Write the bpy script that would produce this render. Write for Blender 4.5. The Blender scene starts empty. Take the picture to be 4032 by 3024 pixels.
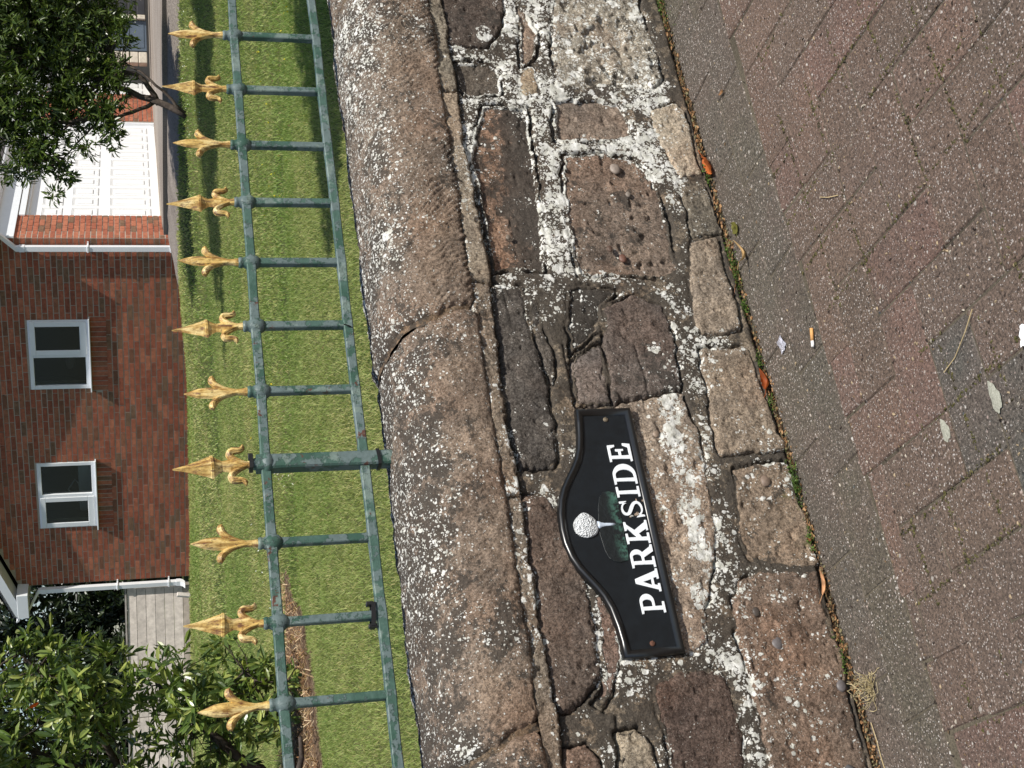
import bpy, math, random
import numpy as np
from mathutils import Matrix, Vector
random.seed(7); rng = np.random.default_rng(11)
scn = bpy.context.scene
COL = scn.collection

# ------------------------------------------------------------------ camera, sky, sun, exposure
def camera_axes():
    p, r, yw = math.radians(15.32149), math.radians(-1.48567), math.radians(60.158)
    R = np.array([[math.cos(r), -math.sin(r), 0], [math.sin(r), math.cos(r), 0], [0, 0, 1]])
    up = R @ np.array([0, -math.cos(p), -math.sin(p)])
    fw = R @ np.array([0, -math.sin(p), math.cos(p)])
    rt = R @ np.array([1., 0, 0])
    X = math.sin(yw)*rt + math.cos(yw)*fw
    Y = math.sin(yw)*fw - math.cos(yw)*rt
    return np.array([X, Y, up])
AX = camera_axes()
CAM = Vector((0, -2.0534, 1.15))
cd = bpy.data.cameras.new('camera'); cam = bpy.data.objects.new('camera', cd); COL.objects.link(cam)
cd.sensor_width = 36; cd.lens = 47.70; cd.clip_start = .05; cd.clip_end = 2000
cx, cy, cz = AX @ [0, 1, 0], AX @ [1, 0, 0], -(AX @ [0, 0, 1])       # the phone was held upright, the picture lies on its side
cam.matrix_world = Matrix(((cx[0], cy[0], cz[0], CAM.x), (cx[1], cy[1], cz[1], CAM.y), (cx[2], cy[2], cz[2], CAM.z), (0, 0, 0, 1)))
scn.camera = cam

SUN_EL = math.radians(53)
sun_h = Vector((.30, -.954))                                       # horizontal direction towards the sun
sun_dir = Vector((sun_h.x*math.cos(SUN_EL), sun_h.y*math.cos(SUN_EL), math.sin(SUN_EL)))
w = bpy.data.worlds.new('World'); scn.world = w; w.use_nodes = True
nt = w.node_tree; bg = nt.nodes['Background']
sk = nt.nodes.new('ShaderNodeTexSky'); sk.sky_type = 'NISHITA'; sk.sun_disc = False
sk.sun_elevation = SUN_EL; sk.sun_rotation = math.atan2(sun_h.x, sun_h.y)
nt.links.new(sk.outputs[0], bg.inputs[0]); bg.inputs[1].default_value = .09
sd = bpy.data.lights.new('sun', 'SUN'); so = bpy.data.objects.new('sun', sd); COL.objects.link(so)
sd.energy = 4.6; sd.angle = math.radians(.53); sd.color = (1, .955, .88)
so.rotation_euler = sun_dir.to_track_quat('Z', 'Y').to_euler(); so.location = (0, -8, 12)
vs = scn.view_settings; vs.view_transform = 'Standard'; vs.look = 'None'; vs.exposure = 0.22; vs.gamma = 1; vs.use_curve_mapping = False
scn.render.engine = 'CYCLES'
scn.cycles.max_bounces = 6; scn.cycles.transparent_max_bounces = 6

# ------------------------------------------------------------------ helpers
RT = np.array([.8674, -.4976]); FW = np.array([.4976, .8674])       # sideways and forwards seen from the pavement
def LD(lat, dep):                                                    # sideways, forwards -> ground position
    q = np.asarray(lat)[..., None]*RT + np.asarray(dep)[..., None]*FW
    q = q + np.array([0, -2.0534]); return q
def to_ld(x, y):
    y = y + 2.0534; return x*RT[0] + y*RT[1], x*FW[0] + y*FW[1]
def lin(c):
    return tuple((v/255/12.92 if v/255 <= .04045 else ((v/255+.055)/1.055)**2.4) for v in c)
def hash2(ix, iy, iz, seed):
    h = (ix.astype(np.int64)*374761393 + iy.astype(np.int64)*668265263 + iz.astype(np.int64)*2147483647 + seed*974634777) & 0xffffffff
    h = ((h ^ (h >> 13))*1274126177) & 0xffffffff; h = ((h ^ (h >> 16))*2246822519) & 0xffffffff
    return ((h ^ (h >> 15)) & 0xffffff)/float(0xffffff)
def vnoise(x, y, z=0., seed=0):
    x, y, z = np.broadcast_arrays(np.asarray(x, float), np.asarray(y, float), np.asarray(z, float))
    fx, fy, fz = np.floor(x), np.floor(y), np.floor(z); tx, ty, tz = x-fx, y-fy, z-fz
    sx, sy, sz = tx*tx*(3-2*tx), ty*ty*(3-2*ty), tz*tz*(3-2*tz)
    r = 0
    for a in (0, 1):
        for b in (0, 1):
            for c in (0, 1):
                r = r + hash2(fx+a, fy+b, fz+c, seed)*(sx if a else 1-sx)*(sy if b else 1-sy)*(sz if c else 1-sz)
    return r*2-1
def fbm(x, y, z=0., seed=0, oct=4, gain=.5):
    r, a, t = 0, 1., 0.
    for o in range(oct):
        r = r + a*vnoise(np.asarray(x)*2**o+o*7.3, np.asarray(y)*2**o-o*3.1, np.asarray(z)*2**o, seed+o); t += a; a *= gain
    return r/t
def sstep(a, b, x):
    t = np.clip((x-a)/(b-a), 0, 1); return t*t*(3-2*t)

def mesh_np(name, V, F, mats=None, smooth=False, attrs=None):
    """V (n,3); F a list of index arrays (tris/quads) or one array"""
    V = np.asarray(V, np.float32)
    Fs = F if isinstance(F, (list, tuple)) and not isinstance(F[0], tuple) else [F]
    Fs = [np.asarray(f, np.int32) for f in Fs if len(f)]
    me = bpy.data.meshes.new(name)
    me.vertices.add(len(V)); me.vertices.foreach_set('co', V.ravel())
    nl = sum(f.size for f in Fs); npoly = sum(len(f) for f in Fs)
    me.loops.add(nl); me.polygons.add(npoly)
    li = np.concatenate([f.ravel() for f in Fs]); st = []; o = 0
    for f in Fs:
        st.append(o + np.arange(len(f))*f.shape[1]); o += f.size
    me.loops.foreach_set('vertex_index', li); me.polygons.foreach_set('loop_start', np.concatenate(st).astype(np.int32))
    me.update(calc_edges=True); me.validate()
    me.polygons.foreach_set('use_smooth', np.full(npoly, bool(smooth)))
    for k, a in (attrs or {}).items():
        a = np.asarray(a, np.float32)
        if a.ndim == 1:
            at = me.attributes.new(k, 'FLOAT', 'POINT'); at.data.foreach_set('value', a)
        else:
            at = me.attributes.new(k, 'FLOAT_COLOR', 'POINT'); at.data.foreach_set('color', np.c_[a, np.ones(len(a))].astype(np.float32).ravel())
    for m in (mats if isinstance(mats, (list, tuple)) else [mats]):
        if m: me.materials.append(m)
    return me
def link(name, me, parent=None, loc=None, rot=None, kind=None, tint=None):
    o = bpy.data.objects.new(name, me); COL.objects.link(o)
    if parent: o.parent = parent
    if loc is not None: o.location = loc
    if rot is not None: o.rotation_euler = rot
    if kind: o['kind'] = kind
    if tint is not None: o.color = (*tint, 1)
    return o
def tag(o, label, cat, group=None, kind=None):
    o['label'] = label; o['category'] = cat
    if group: o['group'] = group
    if kind: o['kind'] = kind
    return o
def thing(name, label, cat, loc=(0, 0, 0), rz=0, group=None):
    o = bpy.data.objects.new(name, None); COL.objects.link(o); o.location = loc; o.rotation_euler = (0, 0, rz); o.empty_display_size = .1
    return tag(o, label, cat, group)

class MB:
    """collects simple solids into one mesh"""
    def __init__(s): s.v = []; s.q = []; s.n = 0; s.t = []; s.c = []
    def add(s, V, Q=(), T=(), col=None):
        V = np.asarray(V, float); s.v.append(V)
        if len(Q): s.q.append(np.asarray(Q)+s.n)
        if len(T): s.t.append(np.asarray(T)+s.n)
        s.c.append(np.tile(np.asarray(col if col is not None else (1, 1, 1), float), (len(V), 1))); s.n += len(V); return s
    def box(s, a, b, col=None, bev=0.):
        (x0, y0, z0), (x1, y1, z1) = a, b
        if x1 < x0: x0, x1 = x1, x0
        if y1 < y0: y0, y1 = y1, y0
        if z1 < z0: z0, z1 = z1, z0
        if not bev:
            V = [(x, y, z) for x in (x0, x1) for y in (y0, y1) for z in (z0, z1)]
            Q = [(0, 1, 3, 2), (4, 6, 7, 5), (0, 4, 5, 1), (2, 3, 7, 6), (0, 2, 6, 4), (1, 5, 7, 3)]
            return s.add(V, Q, col=col)
        bm = bev; V = []; idx = {}
        for sx in (0, 1):
            for sy in (0, 1):
                for sz in (0, 1):
                    X, Y, Z = (x1 if sx else x0), (y1 if sy else y0), (z1 if sz else z0)
                    dx, dy, dz = (-bm if sx else bm), (-bm if sy else bm), (-bm if sz else bm)
                    idx[sx, sy, sz] = len(V)
                    V += [(X, Y+dy, Z+dz), (X+dx, Y, Z+dz), (X+dx, Y+dy, Z)]
        Q, T = [], []
        for ax in range(3):
            for sd_ in (0, 1):
                o1, o2 = [i for i in range(3) if i != ax]
                ring = []
                for a1, a2 in ((0, 0), (1, 0), (1, 1), (0, 1)):
                    k = [0, 0, 0]; k[ax] = sd_; k[o1] = a1; k[o2] = a2; ring.append(idx[tuple(k)]+ax)
                Q.append(ring)
        for ax in range(3):                       # edges parallel to ax
            o1, o2 = [i for i in range(3) if i != ax]
            for a1 in (0, 1):
                for a2 in (0, 1):
                    k0 = [0, 0, 0]; k0[o1] = a1; k0[o2] = a2; k1 = list(k0); k1[ax] = 1
                    i0, i1 = idx[tuple(k0)], idx[tuple(k1)]
                    Q.append((i0+o1, i1+o1, i1+o2, i0+o2))
        for k in idx: T.append((idx[k], idx[k]+1, idx[k]+2))
        return s.add(V, Q, T, col=col)
    def tube(s, pts, rad, n=6, col=None, cap=True, ell=1.0, up=(0, 0, 1)):
        P = np.asarray(pts, float); m = len(P); R = np.broadcast_to(np.asarray(rad, float), (m,))
        T = np.gradient(P, axis=0); T /= np.linalg.norm(T, axis=1)[:, None]+1e-12
        up = np.asarray(up, float); V = []
        pn = None
        for i in range(m):
            a = up if pn is None else pn
            nn = a - T[i]*(a@T[i])
            if np.linalg.norm(nn) < 1e-3: nn = np.cross(T[i], (1, .3, .1))
            nn /= np.linalg.norm(nn); pn = nn; bb = np.cross(T[i], nn)
            ang = np.arange(n)*2*np.pi/n + np.pi/n
            V.append(P[i] + R[i]*(np.cos(ang)[:, None]*nn*ell + np.sin(ang)[:, None]*bb))
        V = np.concatenate(V); Q = []
        for i in range(m-1):
            for j in range(n): Q.append((i*n+j, i*n+(j+1) % n, (i+1)*n+(j+1) % n, (i+1)*n+j))
        s.add(V, Q, col=col)
        if cap:
            c0, c1 = s.n, s.n+1
            b = s.n-len(V)
            s.add([P[0], P[-1]], T=np.array([(b+(j+1) % n, b+j, c0) for j in range(n)]+[(b+(m-1)*n+j, b+(m-1)*n+(j+1) % n, c1) for j in range(n)])-s.n, col=col)
        return s
    def loft(s, rings, close=True, cap=True, col=None):
        n = len(rings[0]); V = np.concatenate([np.asarray(r, float) for r in rings]); Q = []
        for i in range(len(rings)-1):
            for j in range(n if close else n-1): Q.append((i*n+j, i*n+(j+1) % n, (i+1)*n+(j+1) % n, (i+1)*n+j))
        b = s.n; s.add(V, Q, col=col)
        if cap:
            c = [np.mean(rings[0], 0), np.mean(rings[-1], 0)]; m = (len(rings)-1)*n; c0 = s.n
            s.add(c, T=np.array([(b+(j+1) % n, b+j, c0) for j in range(n)]+[(b+m+j, b+m+(j+1) % n, c0+1) for j in range(n)])-s.n, col=col)
        return s
    def build(s, name, mat, parent=None, smooth=False, kind=None, attr='tint', **k):
        F = []
        if s.q: F.append(np.concatenate(s.q))
        if s.t: F.append(np.concatenate(s.t))
        me = mesh_np(name, np.concatenate(s.v), F, mat, smooth, {attr: np.concatenate(s.c)})
        return link(name, me, parent, kind=kind, **k)

# node material DSL
class NM:
    def __init__(s, name, rough=.8, spec=.3):
        s.m = bpy.data.materials.new(name); s.m.use_nodes = True; s.nt = s.m.node_tree; s.b = s.nt.nodes['Principled BSDF']
        s.b.inputs['Roughness'].default_value = rough; s.b.inputs['Specular IOR Level'].default_value = spec
        s.g = s.n('NewGeometry').outputs['Position']
    def n(s, t): return s.nt.nodes.new('ShaderNode'+t)
    def put(s, sock, v):
        if isinstance(v, bpy.types.NodeSocket): s.nt.links.new(v, sock)
        elif isinstance(v, (tuple, list)) and sock.type == 'RGBA' and len(v) == 3: sock.default_value = (*v, 1)
        else: sock.default_value = v
    def math(s, op, a, b=0., c=None, clamp=False):
        k = s.n('Math'); k.operation = op; k.use_clamp = clamp; s.put(k.inputs[0], a); s.put(k.inputs[1], b)
        if c is not None: s.put(k.inputs[2], c)
        return k.outputs[0]
    def mix(s, f, a, b, mode='MIX'):
        k = s.n('Mix'); k.data_type = 'RGBA'; k.blend_type = mode; k.clamp_factor = True
        s.put(k.inputs[0], f); s.put(k.inputs[6], a); s.put(k.inputs[7], b); return k.outputs[2]
    def noise(s, scale, det=4, rough=.55, vec=None, dist=0.):
        k = s.n('TexNoise'); s.put(k.inputs['Vector'], vec if vec is not None else s.g)
        k.inputs['Scale'].default_value = scale; k.inputs['Detail'].default_value = det; k.inputs['Roughness'].default_value = rough; k.inputs['Distortion'].default_value = dist
        return k.outputs[0]
    def vor(s, scale, vec=None, feat='F1'):
        k = s.n('TexVoronoi'); k.feature = feat; s.put(k.inputs['Vector'], vec if vec is not None else s.g); k.inputs['Scale'].default_value = scale
        return k.outputs['Distance'], k.outputs['Color'] if feat == 'F1' else None
    def step(s, x, a, b, lo=0., hi=1.):
        k = s.n('MapRange'); k.clamp = True; s.put(k.inputs[0], x); s.put(k.inputs[1], a); s.put(k.inputs[2], b); s.put(k.inputs[3], lo); s.put(k.inputs[4], hi); return k.outputs[0]
    def attr(s, name, fac=True):
        k = s.n('Attribute'); k.attribute_name = name; return k.outputs['Fac'] if fac else k.outputs['Color']
    def chan(s, col, i):
        k = s.n('SeparateColor'); s.put(k.inputs[0], col); return k.outputs[i]
    def warp(s, scale, amt, vec=None):
        k = s.n('TexNoise'); s.put(k.inputs['Vector'], vec if vec is not None else s.g); k.inputs['Scale'].default_value = scale; k.inputs['Detail'].default_value = 3
        m = s.n('VectorMath'); m.operation = 'MULTIPLY_ADD'; s.put(m.inputs[0], k.outputs['Color']); m.inputs[1].default_value = (amt,)*3; s.put(m.inputs[2], vec if vec is not None else s.g)
        return m.outputs[0]
    def scl(s, v, xyz):
        m = s.n('VectorMath'); m.operation = 'MULTIPLY'; s.put(m.inputs[0], v); m.inputs[1].default_value = xyz; return m.outputs[0]
    def bump(s, h, dist=.002, strength=1.):
        k = s.n('Bump'); k.inputs['Distance'].default_value = dist; k.inputs['Strength'].default_value = strength; s.put(k.inputs['Height'], h)
        s.put(s.b.inputs['Normal'], k.outputs[0])
    def done(s, col, rough=None):
        s.put(s.b.inputs['Base Color'], col)
        if rough is not None: s.put(s.b.inputs['Roughness'], rough)
        return s.m

# ------------------------------------------------------------------ materials
def desat(c, k=.25):
    l = (c[0]+c[1]+c[2])/3; return tuple(v*(1-k)+l*k for v in c)
def stone_mat():
    s = NM('weathered_sandstone', .9, .15); P = s.g
    tint = s.attr('tint', False); li = s.attr('li'); dk = s.attr('dk'); mo = s.attr('mo'); fi = s.attr('fi')
    n1 = s.noise(14, 6, .6); n2 = s.noise(5, 4, .55); grain = s.noise(420, 2, .6); mid = s.noise(70, 5, .65)
    c = s.mix(s.step(n1, .3, .7), s.mix(1., tint, (.70, .71, .73), 'MULTIPLY'), s.mix(1., tint, (1.3, 1.28, 1.24), 'MULTIPLY'))
    c = s.mix(s.step(n2, .46, .66, 0, .5), c, s.mix(1., tint, (1.28, 1.04, .90), 'MULTIPLY'))
    c = s.mix(s.step(mid, .35, .62, .6, 0), c, s.mix(1., c, (.5, .48, .46), 'MULTIPLY'))
    g2 = s.noise(240, 4, .9); c = s.mix(1., c, s.mix(s.step(g2, .40, .60), (.45, .44, .43), (1.60, 1.58, 1.54)), 'MULTIPLY')
    c = s.mix(s.math('MULTIPLY', s.step(s.noise(95, 5, .75), .53, .58), .55), c, s.mix(1., c, (.42, .40, .38), 'MULTIPLY'))
    c = s.mix(s.step(s.noise(330, 3, .8), .60, .68, 0, .55), c, (.42, .38, .33))
    # dark crust
    nd = s.math('ADD', s.math('MULTIPLY', s.noise(24, 8, .7), .7), s.math('MULTIPLY', s.noise(110, 5, .7), .3))
    t = s.math('SUBTRACT', .72, s.math('MULTIPLY', dk, .44))
    dm = s.math('MULTIPLY', s.step(nd, t, s.math('ADD', t, .035)), .80)
    c = s.mix(dm, c, s.mix(s.step(grain, .3, .7), (.028, .025, .022), (.085, .074, .062)))
    # moss / ochre lichen
    nm_ = s.noise(32, 7, .7); tm = s.math('SUBTRACT', .8, s.math('MULTIPLY', mo, .5))
    c = s.mix(s.math('MULTIPLY', s.step(nm_, tm, s.math('ADD', tm, .1)), .8), c, s.mix(grain, (.06, .075, .02), (.2, .19, .06)))
    # pale crustose lichen: discs of several sizes that run together
    wv = s.warp(160, .0065); wv = s.warp(50, .01, wv); m = None
    cl = s.step(s.noise(28, 3, .6), .40, .62, -.22, .16)
    li = s.math('ADD', li, s.math('MULTIPLY', cl, s.math('SUBTRACT', 1., s.math('MULTIPLY', fi, .75))))
    for sc, off, k, f_ in ((46, .16, 1.0, .26), (90, .04, 1.0, .06), (170, -.03, .9, -.04), (290, -.02, .85, -.02)):
        d, col = s.vor(sc, wv); rc = s.chan(col, 0); off = s.math('ADD', s.math('MULTIPLY', fi, f_), off)
        thr = s.math('MULTIPLY', s.step(s.math('SUBTRACT', s.math('SUBTRACT', li, off), s.math('MULTIPLY', rc, 1.05)), -.06, .5), .62*k)
        q = s.step(s.math('SUBTRACT', thr, d), -.015, .03)
        m = q if m is None else s.math('MAXIMUM', m, q)
    br = s.step(s.math('ADD', s.noise(190, 5, .8), s.math('MULTIPLY', li, .14)), .44, .50)
    m = s.math('MULTIPLY', m, s.math('MAXIMUM', br, .72))
    lc = s.mix(s.step(s.noise(55, 4), .38, .62), (.86, .85, .80), (.60, .59, .52))
    lc = s.mix(s.step(s.noise(160, 4, .7), .36, .46, .45, 0), lc, (.34, .33, .27))
    c = s.mix(s.math('MULTIPLY', m, .97), c, lc)
    h = s.math('ADD', s.math('ADD', s.math('MULTIPLY', g2, .9), s.math('MULTIPLY', mid, 1.4)), s.math('MULTIPLY', m, .45))
    s.bump(h, .0030, 1.)
    return s.done(c, s.math('SUBTRACT', .95, s.math('MULTIPLY', m, .1)))
def paver_mat():
    s = NM('exposed_aggregate_paver', .85, .25); oi = s.n('ObjectInfo').outputs['Color']
    fine = s.noise(190, 5, .9); md = s.noise(60, 6, .7); lo = s.noise(7, 5, .6)
    c = s.mix(1., oi, s.mix(s.step(fine, .40, .60), (.36, .36, .36), (1.78, 1.7, 1.62)), 'MULTIPLY')
    c = s.mix(s.step(md, .4, .66, 0, .65), c, s.mix(1., c, (.5, .5, .5), 'MULTIPLY'))
    c = s.mix(s.step(lo, .40, .62, .15, .6), c, s.mix(1., s.mix(s.step(fine, .38, .62), (.35, .35, .35), (1.7, 1.65, 1.6)), s.mix(s.step(s.noise(3.1, 3), .4, .6), (.104, .086, .070), (.132, .100, .085)), 'MULTIPLY'))
    wv = s.warp(300, .004)
    for sc, pr, w_, k in ((115, .78, .50, (.44, .38, .33)), (170, .72, .58, (.42, .33, .29)), (250, .64, .60, (.54, .49, .45)), (75, .94, .5, (.42, .39, .35)), (150, .86, .56, (.62, .59, .55)), (170, .9, .5, (.012, .011, .012)), (120, .95, .5, (.09, .11, .12))):
        d, col = s.vor(sc, wv); rc = s.chan(col, 1); sz = s.chan(col, 2)
        mk = s.math('MULTIPLY', s.step(rc, pr, pr+.01), s.step(d, s.math('MULTIPLY', s.math('ADD', sz, .35), w_*.6), s.math('MULTIPLY', s.math('ADD', sz, .2), w_*.45)))
        c = s.mix(s.math('MULTIPLY', mk, .9), c, k)
    s.bump(s.math('ADD', fine, s.math('MULTIPLY', md, .8)), .0026, 1.)
    return s.done(c)
def simple(name, col, rough=.6, spec=.4, var=.15, scale=30, bump=0., tint=False, metal=0.):
    s = NM(name, rough, spec); n = s.noise(scale, 5, .6)
    base = s.mix(1., s.attr('tint', False), col, 'MULTIPLY') if tint else col
    c = s.mix(1., base, s.mix(s.step(n, .3, .7), (1-var,)*3, (1+var,)*3), 'MULTIPLY')
    if bump: s.bump(n, bump)
    s.b.inputs['Metallic'].default_value = metal
    return s.done(c)
def leaf_mat(name, col, trans=.35, spec=.5, rough=.35):
    s = NM(name, rough, spec); c = s.mix(1., s.attr('tint', False), col, 'MULTIPLY')
    s.put(s.b.inputs['Base Color'], c)
    tr = s.n('BsdfTranslucent'); s.put(tr.inputs[0], s.mix(1., c, (1.25, 1.3, .75), 'MULTIPLY'))
    mx = s.n('MixShader'); mx.inputs[0].default_value = trans; s.nt.links.new(s.b.outputs[0], mx.inputs[1]); s.nt.links.new(tr.outputs[0], mx.inputs[2])
    s.nt.links.new(mx.outputs[0], s.nt.nodes['Material Output'].inputs[0]); return s.m
def brick_mat():
    s = NM('red_facing_brick', .88, .15); c = s.mix(1., s.attr('tint', False), s.mix(s.step(s.noise(18, 5, .6), .3, .7), (.72, .72, .72), (1.25, 1.22, 1.2)), 'MULTIPLY')
    c = s.mix(s.step(s.noise(60, 4), .55, .7, 0, .6), c, s.mix(1., c, (.45, .45, .45), 'MULTIPLY')); s.bump(s.noise(150, 3), .003); return s.done(c)
def iron_mat():
    s = NM('flaking_green_paint', .45, .45)
    n1 = s.noise(30, 6, .7); n2 = s.noise(9, 4, .6); n3 = s.noise(130, 5, .7)
    c = s.mix(s.step(n2, .42, .52), (.040, .098, .070), (.070, .135, .108))
    c = s.mix(s.step(n1, .49, .52, 0, .9), c, (.145, .190, .190))
    c = s.mix(s.step(s.noise(17, 5, .7), .56, .60, 0, .8), c, (.21, .27, .24))
    c = s.mix(s.step(s.noise(22, 6, .75), .62, .64), c, s.mix(n3, (.075, .030, .020), (.15, .055, .035)))
    c = s.mix(s.step(n3, .3, .7, .35, 0), c, (.03, .05, .04))
    s.bump(s.math('ADD', s.math('MULTIPLY', s.step(n1, .49, .51), .8), s.math('MULTIPLY', n3, .8)), .0011, 1.)
    return s.done(c, s.step(n3, .3, .7, .3, .6))
def gold_mat():
    s = NM('worn_gold_paint', .45, .45); st_ = s.scl(s.g, (1., 1., .28)); n = s.noise(110, 6, .7, st_); n2 = s.noise(150, 5, .7)
    c = s.mix(s.step(n, .38, .6), (.26, .13, .03), (.72, .50, .16))
    c = s.mix(s.step(s.noise(55, 4, .6, st_), .5, .62, 0, .7), c, (.78, .64, .32))
    c = s.mix(s.step(s.noise(130, 6, .7, st_), .54, .60, 0, .8), c, (.14, .055, .035))
    c = s.mix(s.step(n2, .57, .66, 0, .7), c, (.12, .10, .03)); s.bump(n2, .0009, 1.)
    return s.done(c)
def lawn_mat():
    s = NM('lawn_soil_and_thatch', .95, .1)
    c = s.mix(s.step(s.noise(1.2, 5, .6), .38, .62), (.06, .085, .028), (.13, .14, .06))
    c = s.mix(s.step(s.noise(60, 4, .7), .35, .65), s.mix(1., c, (.5, .5, .5), 'MULTIPLY'), s.mix(1., c, (1.5, 1.4, 1.2), 'MULTIPLY'))
    s.bump(s.noise(60, 4), .02); return s.done(c)
def ground_mat(name, a, b, sc=40, fine=300, spec=.15, fl=None, bump=.003):
    s = NM(name, .92, spec); c = s.mix(s.step(s.noise(sc*.1, 5, .6), .35, .65), a, b)
    c = s.mix(1., c, s.mix(s.step(s.noise(fine, 3, .7), .3, .7), (.5, .5, .5), (1.5, 1.5, 1.5)), 'MULTIPLY')
    if fl:
        d, col = s.vor(fine*.5); c = s.mix(s.math('MULTIPLY', s.step(s.chan(col, 0), .8, .82), s.step(d, .4, .3)), c, fl)
    s.bump(s.noise(sc*2, 5, .7), bump); return s.done(c)

M = dict(stone=stone_mat(), paver=paver_mat(), iron=iron_mat(), gold=gold_mat(), brick=brick_mat(), lawn=lawn_mat(),
    soil=ground_mat('dark_joint_soil', (.07, .060, .045), (.13, .112, .082)),
    asphalt=ground_mat('street_asphalt', (.045, .045, .046), (.06, .058, .055), 30, 200),
    drive=ground_mat('worn_driveway_concrete', (.22, .185, .155), (.30, .265, .23), 8, 120),
    grit=ground_mat('gritty_verge', (.22, .19, .165), (.31, .27, .235), 20, 60, fl=(.33, .29, .25), bump=.02),
    white=simple('white_upvc', (.78, .80, .82), .3, .5, .03, 8), door=simple('white_garage_door_paint', (.84, .84, .83), .35, .4, .02, 6),
    mortar=simple('house_mortar', (.40, .35, .29), .95, .1, .2, 80), cream=simple('cream_block', (.62, .56, .46), .9, .1, .2, 20),
    darkwood=simple('dark_stained_timber', (.035, .035, .04), .6, .4, .3, 8), bluegrey=simple('blue_grey_paint', (.10, .13, .17), .5, .4, .1, 8),
    palewood=simple('weathered_pale_timber', (.62, .57, .52), .85, .2, .22, 14, tint=True), pebble=simple('smooth_pebble', (.5, .5, .5), .5, .4, .2, 200, tint=True),
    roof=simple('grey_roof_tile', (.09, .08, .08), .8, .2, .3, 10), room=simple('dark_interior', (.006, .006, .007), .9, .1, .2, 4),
    black=simple('black_plastic', (.012, .012, .013), .4, .5, .2, 60), bark=simple('rhododendron_bark', (.075, .06, .05), .9, .1, .5, 25, bump=.01),
    litter=leaf_mat('dry_leaf', (1, 1, 1), .25, .3, .6), leaf=leaf_mat('glossy_evergreen_leaf', (1, 1, 1), .3, .55, .33), grass=leaf_mat('grass_blade', (1, 1, 1), .35, .25, .5),
    signblack=simple('black_sign_enamel', (.006, .0085, .011), .42, .45, .25, 60), signframe=simple('black_sign_frame', (.007, .0075, .008), .30, .7, .25, 90),
    lettering=simple('white_letter_paint', (.80, .83, .85), .45, .4, .12, 220), ball=simple('white_ball_paint', (.66, .69, .70), .5, .4, .12, 300, bump=.001), screw=simple('weathered_brass_screw', (.20, .16, .11), .45, .5, .4, 300, metal=.4))
def turf_mat():
    s = NM('worn_green_enamel', .4, .5); n = s.noise(70, 6, .7); z = s.n('SeparateXYZ'); s.put(z.inputs[0], s.g)
    k = s.step(z.outputs[2], .375, .360)
    c = s.mix(s.math('MULTIPLY', k, s.step(n, .46, .6)), (.009, .012, .013), (.055, .13, .10)); s.bump(n, .002); return s.done(c)
M['turf'] = turf_mat()
def glass_mat():
    s = NM('window_glass', .03, .5); tr = s.n('BsdfTransparent'); gl = s.n('BsdfGlossy'); gl.inputs['Roughness'].default_value = .02
    fr = s.n('Fresnel'); fr.inputs[0].default_value = 1.35; tr.inputs[0].default_value = (.75, .8, .8, 1)
    mx = s.n('MixShader'); s.put(mx.inputs[0], fr.outputs[0]); s.nt.links.new(tr.outputs[0], mx.inputs[1]); s.nt.links.new(gl.outputs[0], mx.inputs[2])
    s.nt.links.new(mx.outputs[0], s.nt.nodes['Material Output'].inputs[0]); return s.m
M['glass'] = glass_mat()

# ------------------------------------------------------------------ terrain
def edge_dist(lat, dep):                       # distance to the driveway's near edge line (lat, dep)
    pts = np.array([(2.35, 19.6), (1.95, 16.5), (2.6, 14.2), (3.65, 12.9), (6.5, 10.6), (14, 6.)])
    d = np.full(np.shape(lat), 1e9)
    for (a, b), (c, e) in zip(pts[:-1], pts[1:]):
        t = np.clip(((lat-a)*(c-a)+(dep-b)*(e-b))/((c-a)**2+(e-b)**2), 0, 1); d = np.minimum(d, np.hypot(lat-a-t*(c-a), dep-b-t*(e-b)))
    return d
def lawn_z(lat, dep):
    base = .44 + .04*sstep(3, 20, dep)
    return base + .275*np.exp(-(edge_dist(lat, dep)/2.6)**2)*sstep(20.5, 14, dep) + .012*vnoise(lat*.9, dep*.9, seed=5)
gme = mesh_np('ground', [(-400, -400, -.12), (400, -400, -.12), (400, 400, -.12), (-400, 400, -.12)], [[(0, 1, 2, 3)]], M['asphalt'])
tag(link('ground', gme), 'grey street surface running on beyond the pavement and the gardens', 'ground', kind='structure')
# lawn
u, v = np.meshgrid(np.arange(-26, 26.1, .3), np.r_[np.arange(.275, 14, .2), np.arange(14, 60, 1.)])
lat, dep = to_ld(u, v); z = lawn_z(lat, dep); z = np.where(dep > 26, .46, z)
idx = np.arange(u.size).reshape(u.shape)
Q = np.stack([idx[:-1, :-1], idx[:-1, 1:], idx[1:, 1:], idx[1:, :-1]], -1).reshape(-1, 4)
tag(link('lawn', mesh_np('lawn', np.c_[u.ravel(), v.ravel(), z.ravel()], Q, M['lawn'], True)), 'mown green lawn behind the low stone wall', 'lawn', kind='structure')
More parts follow.
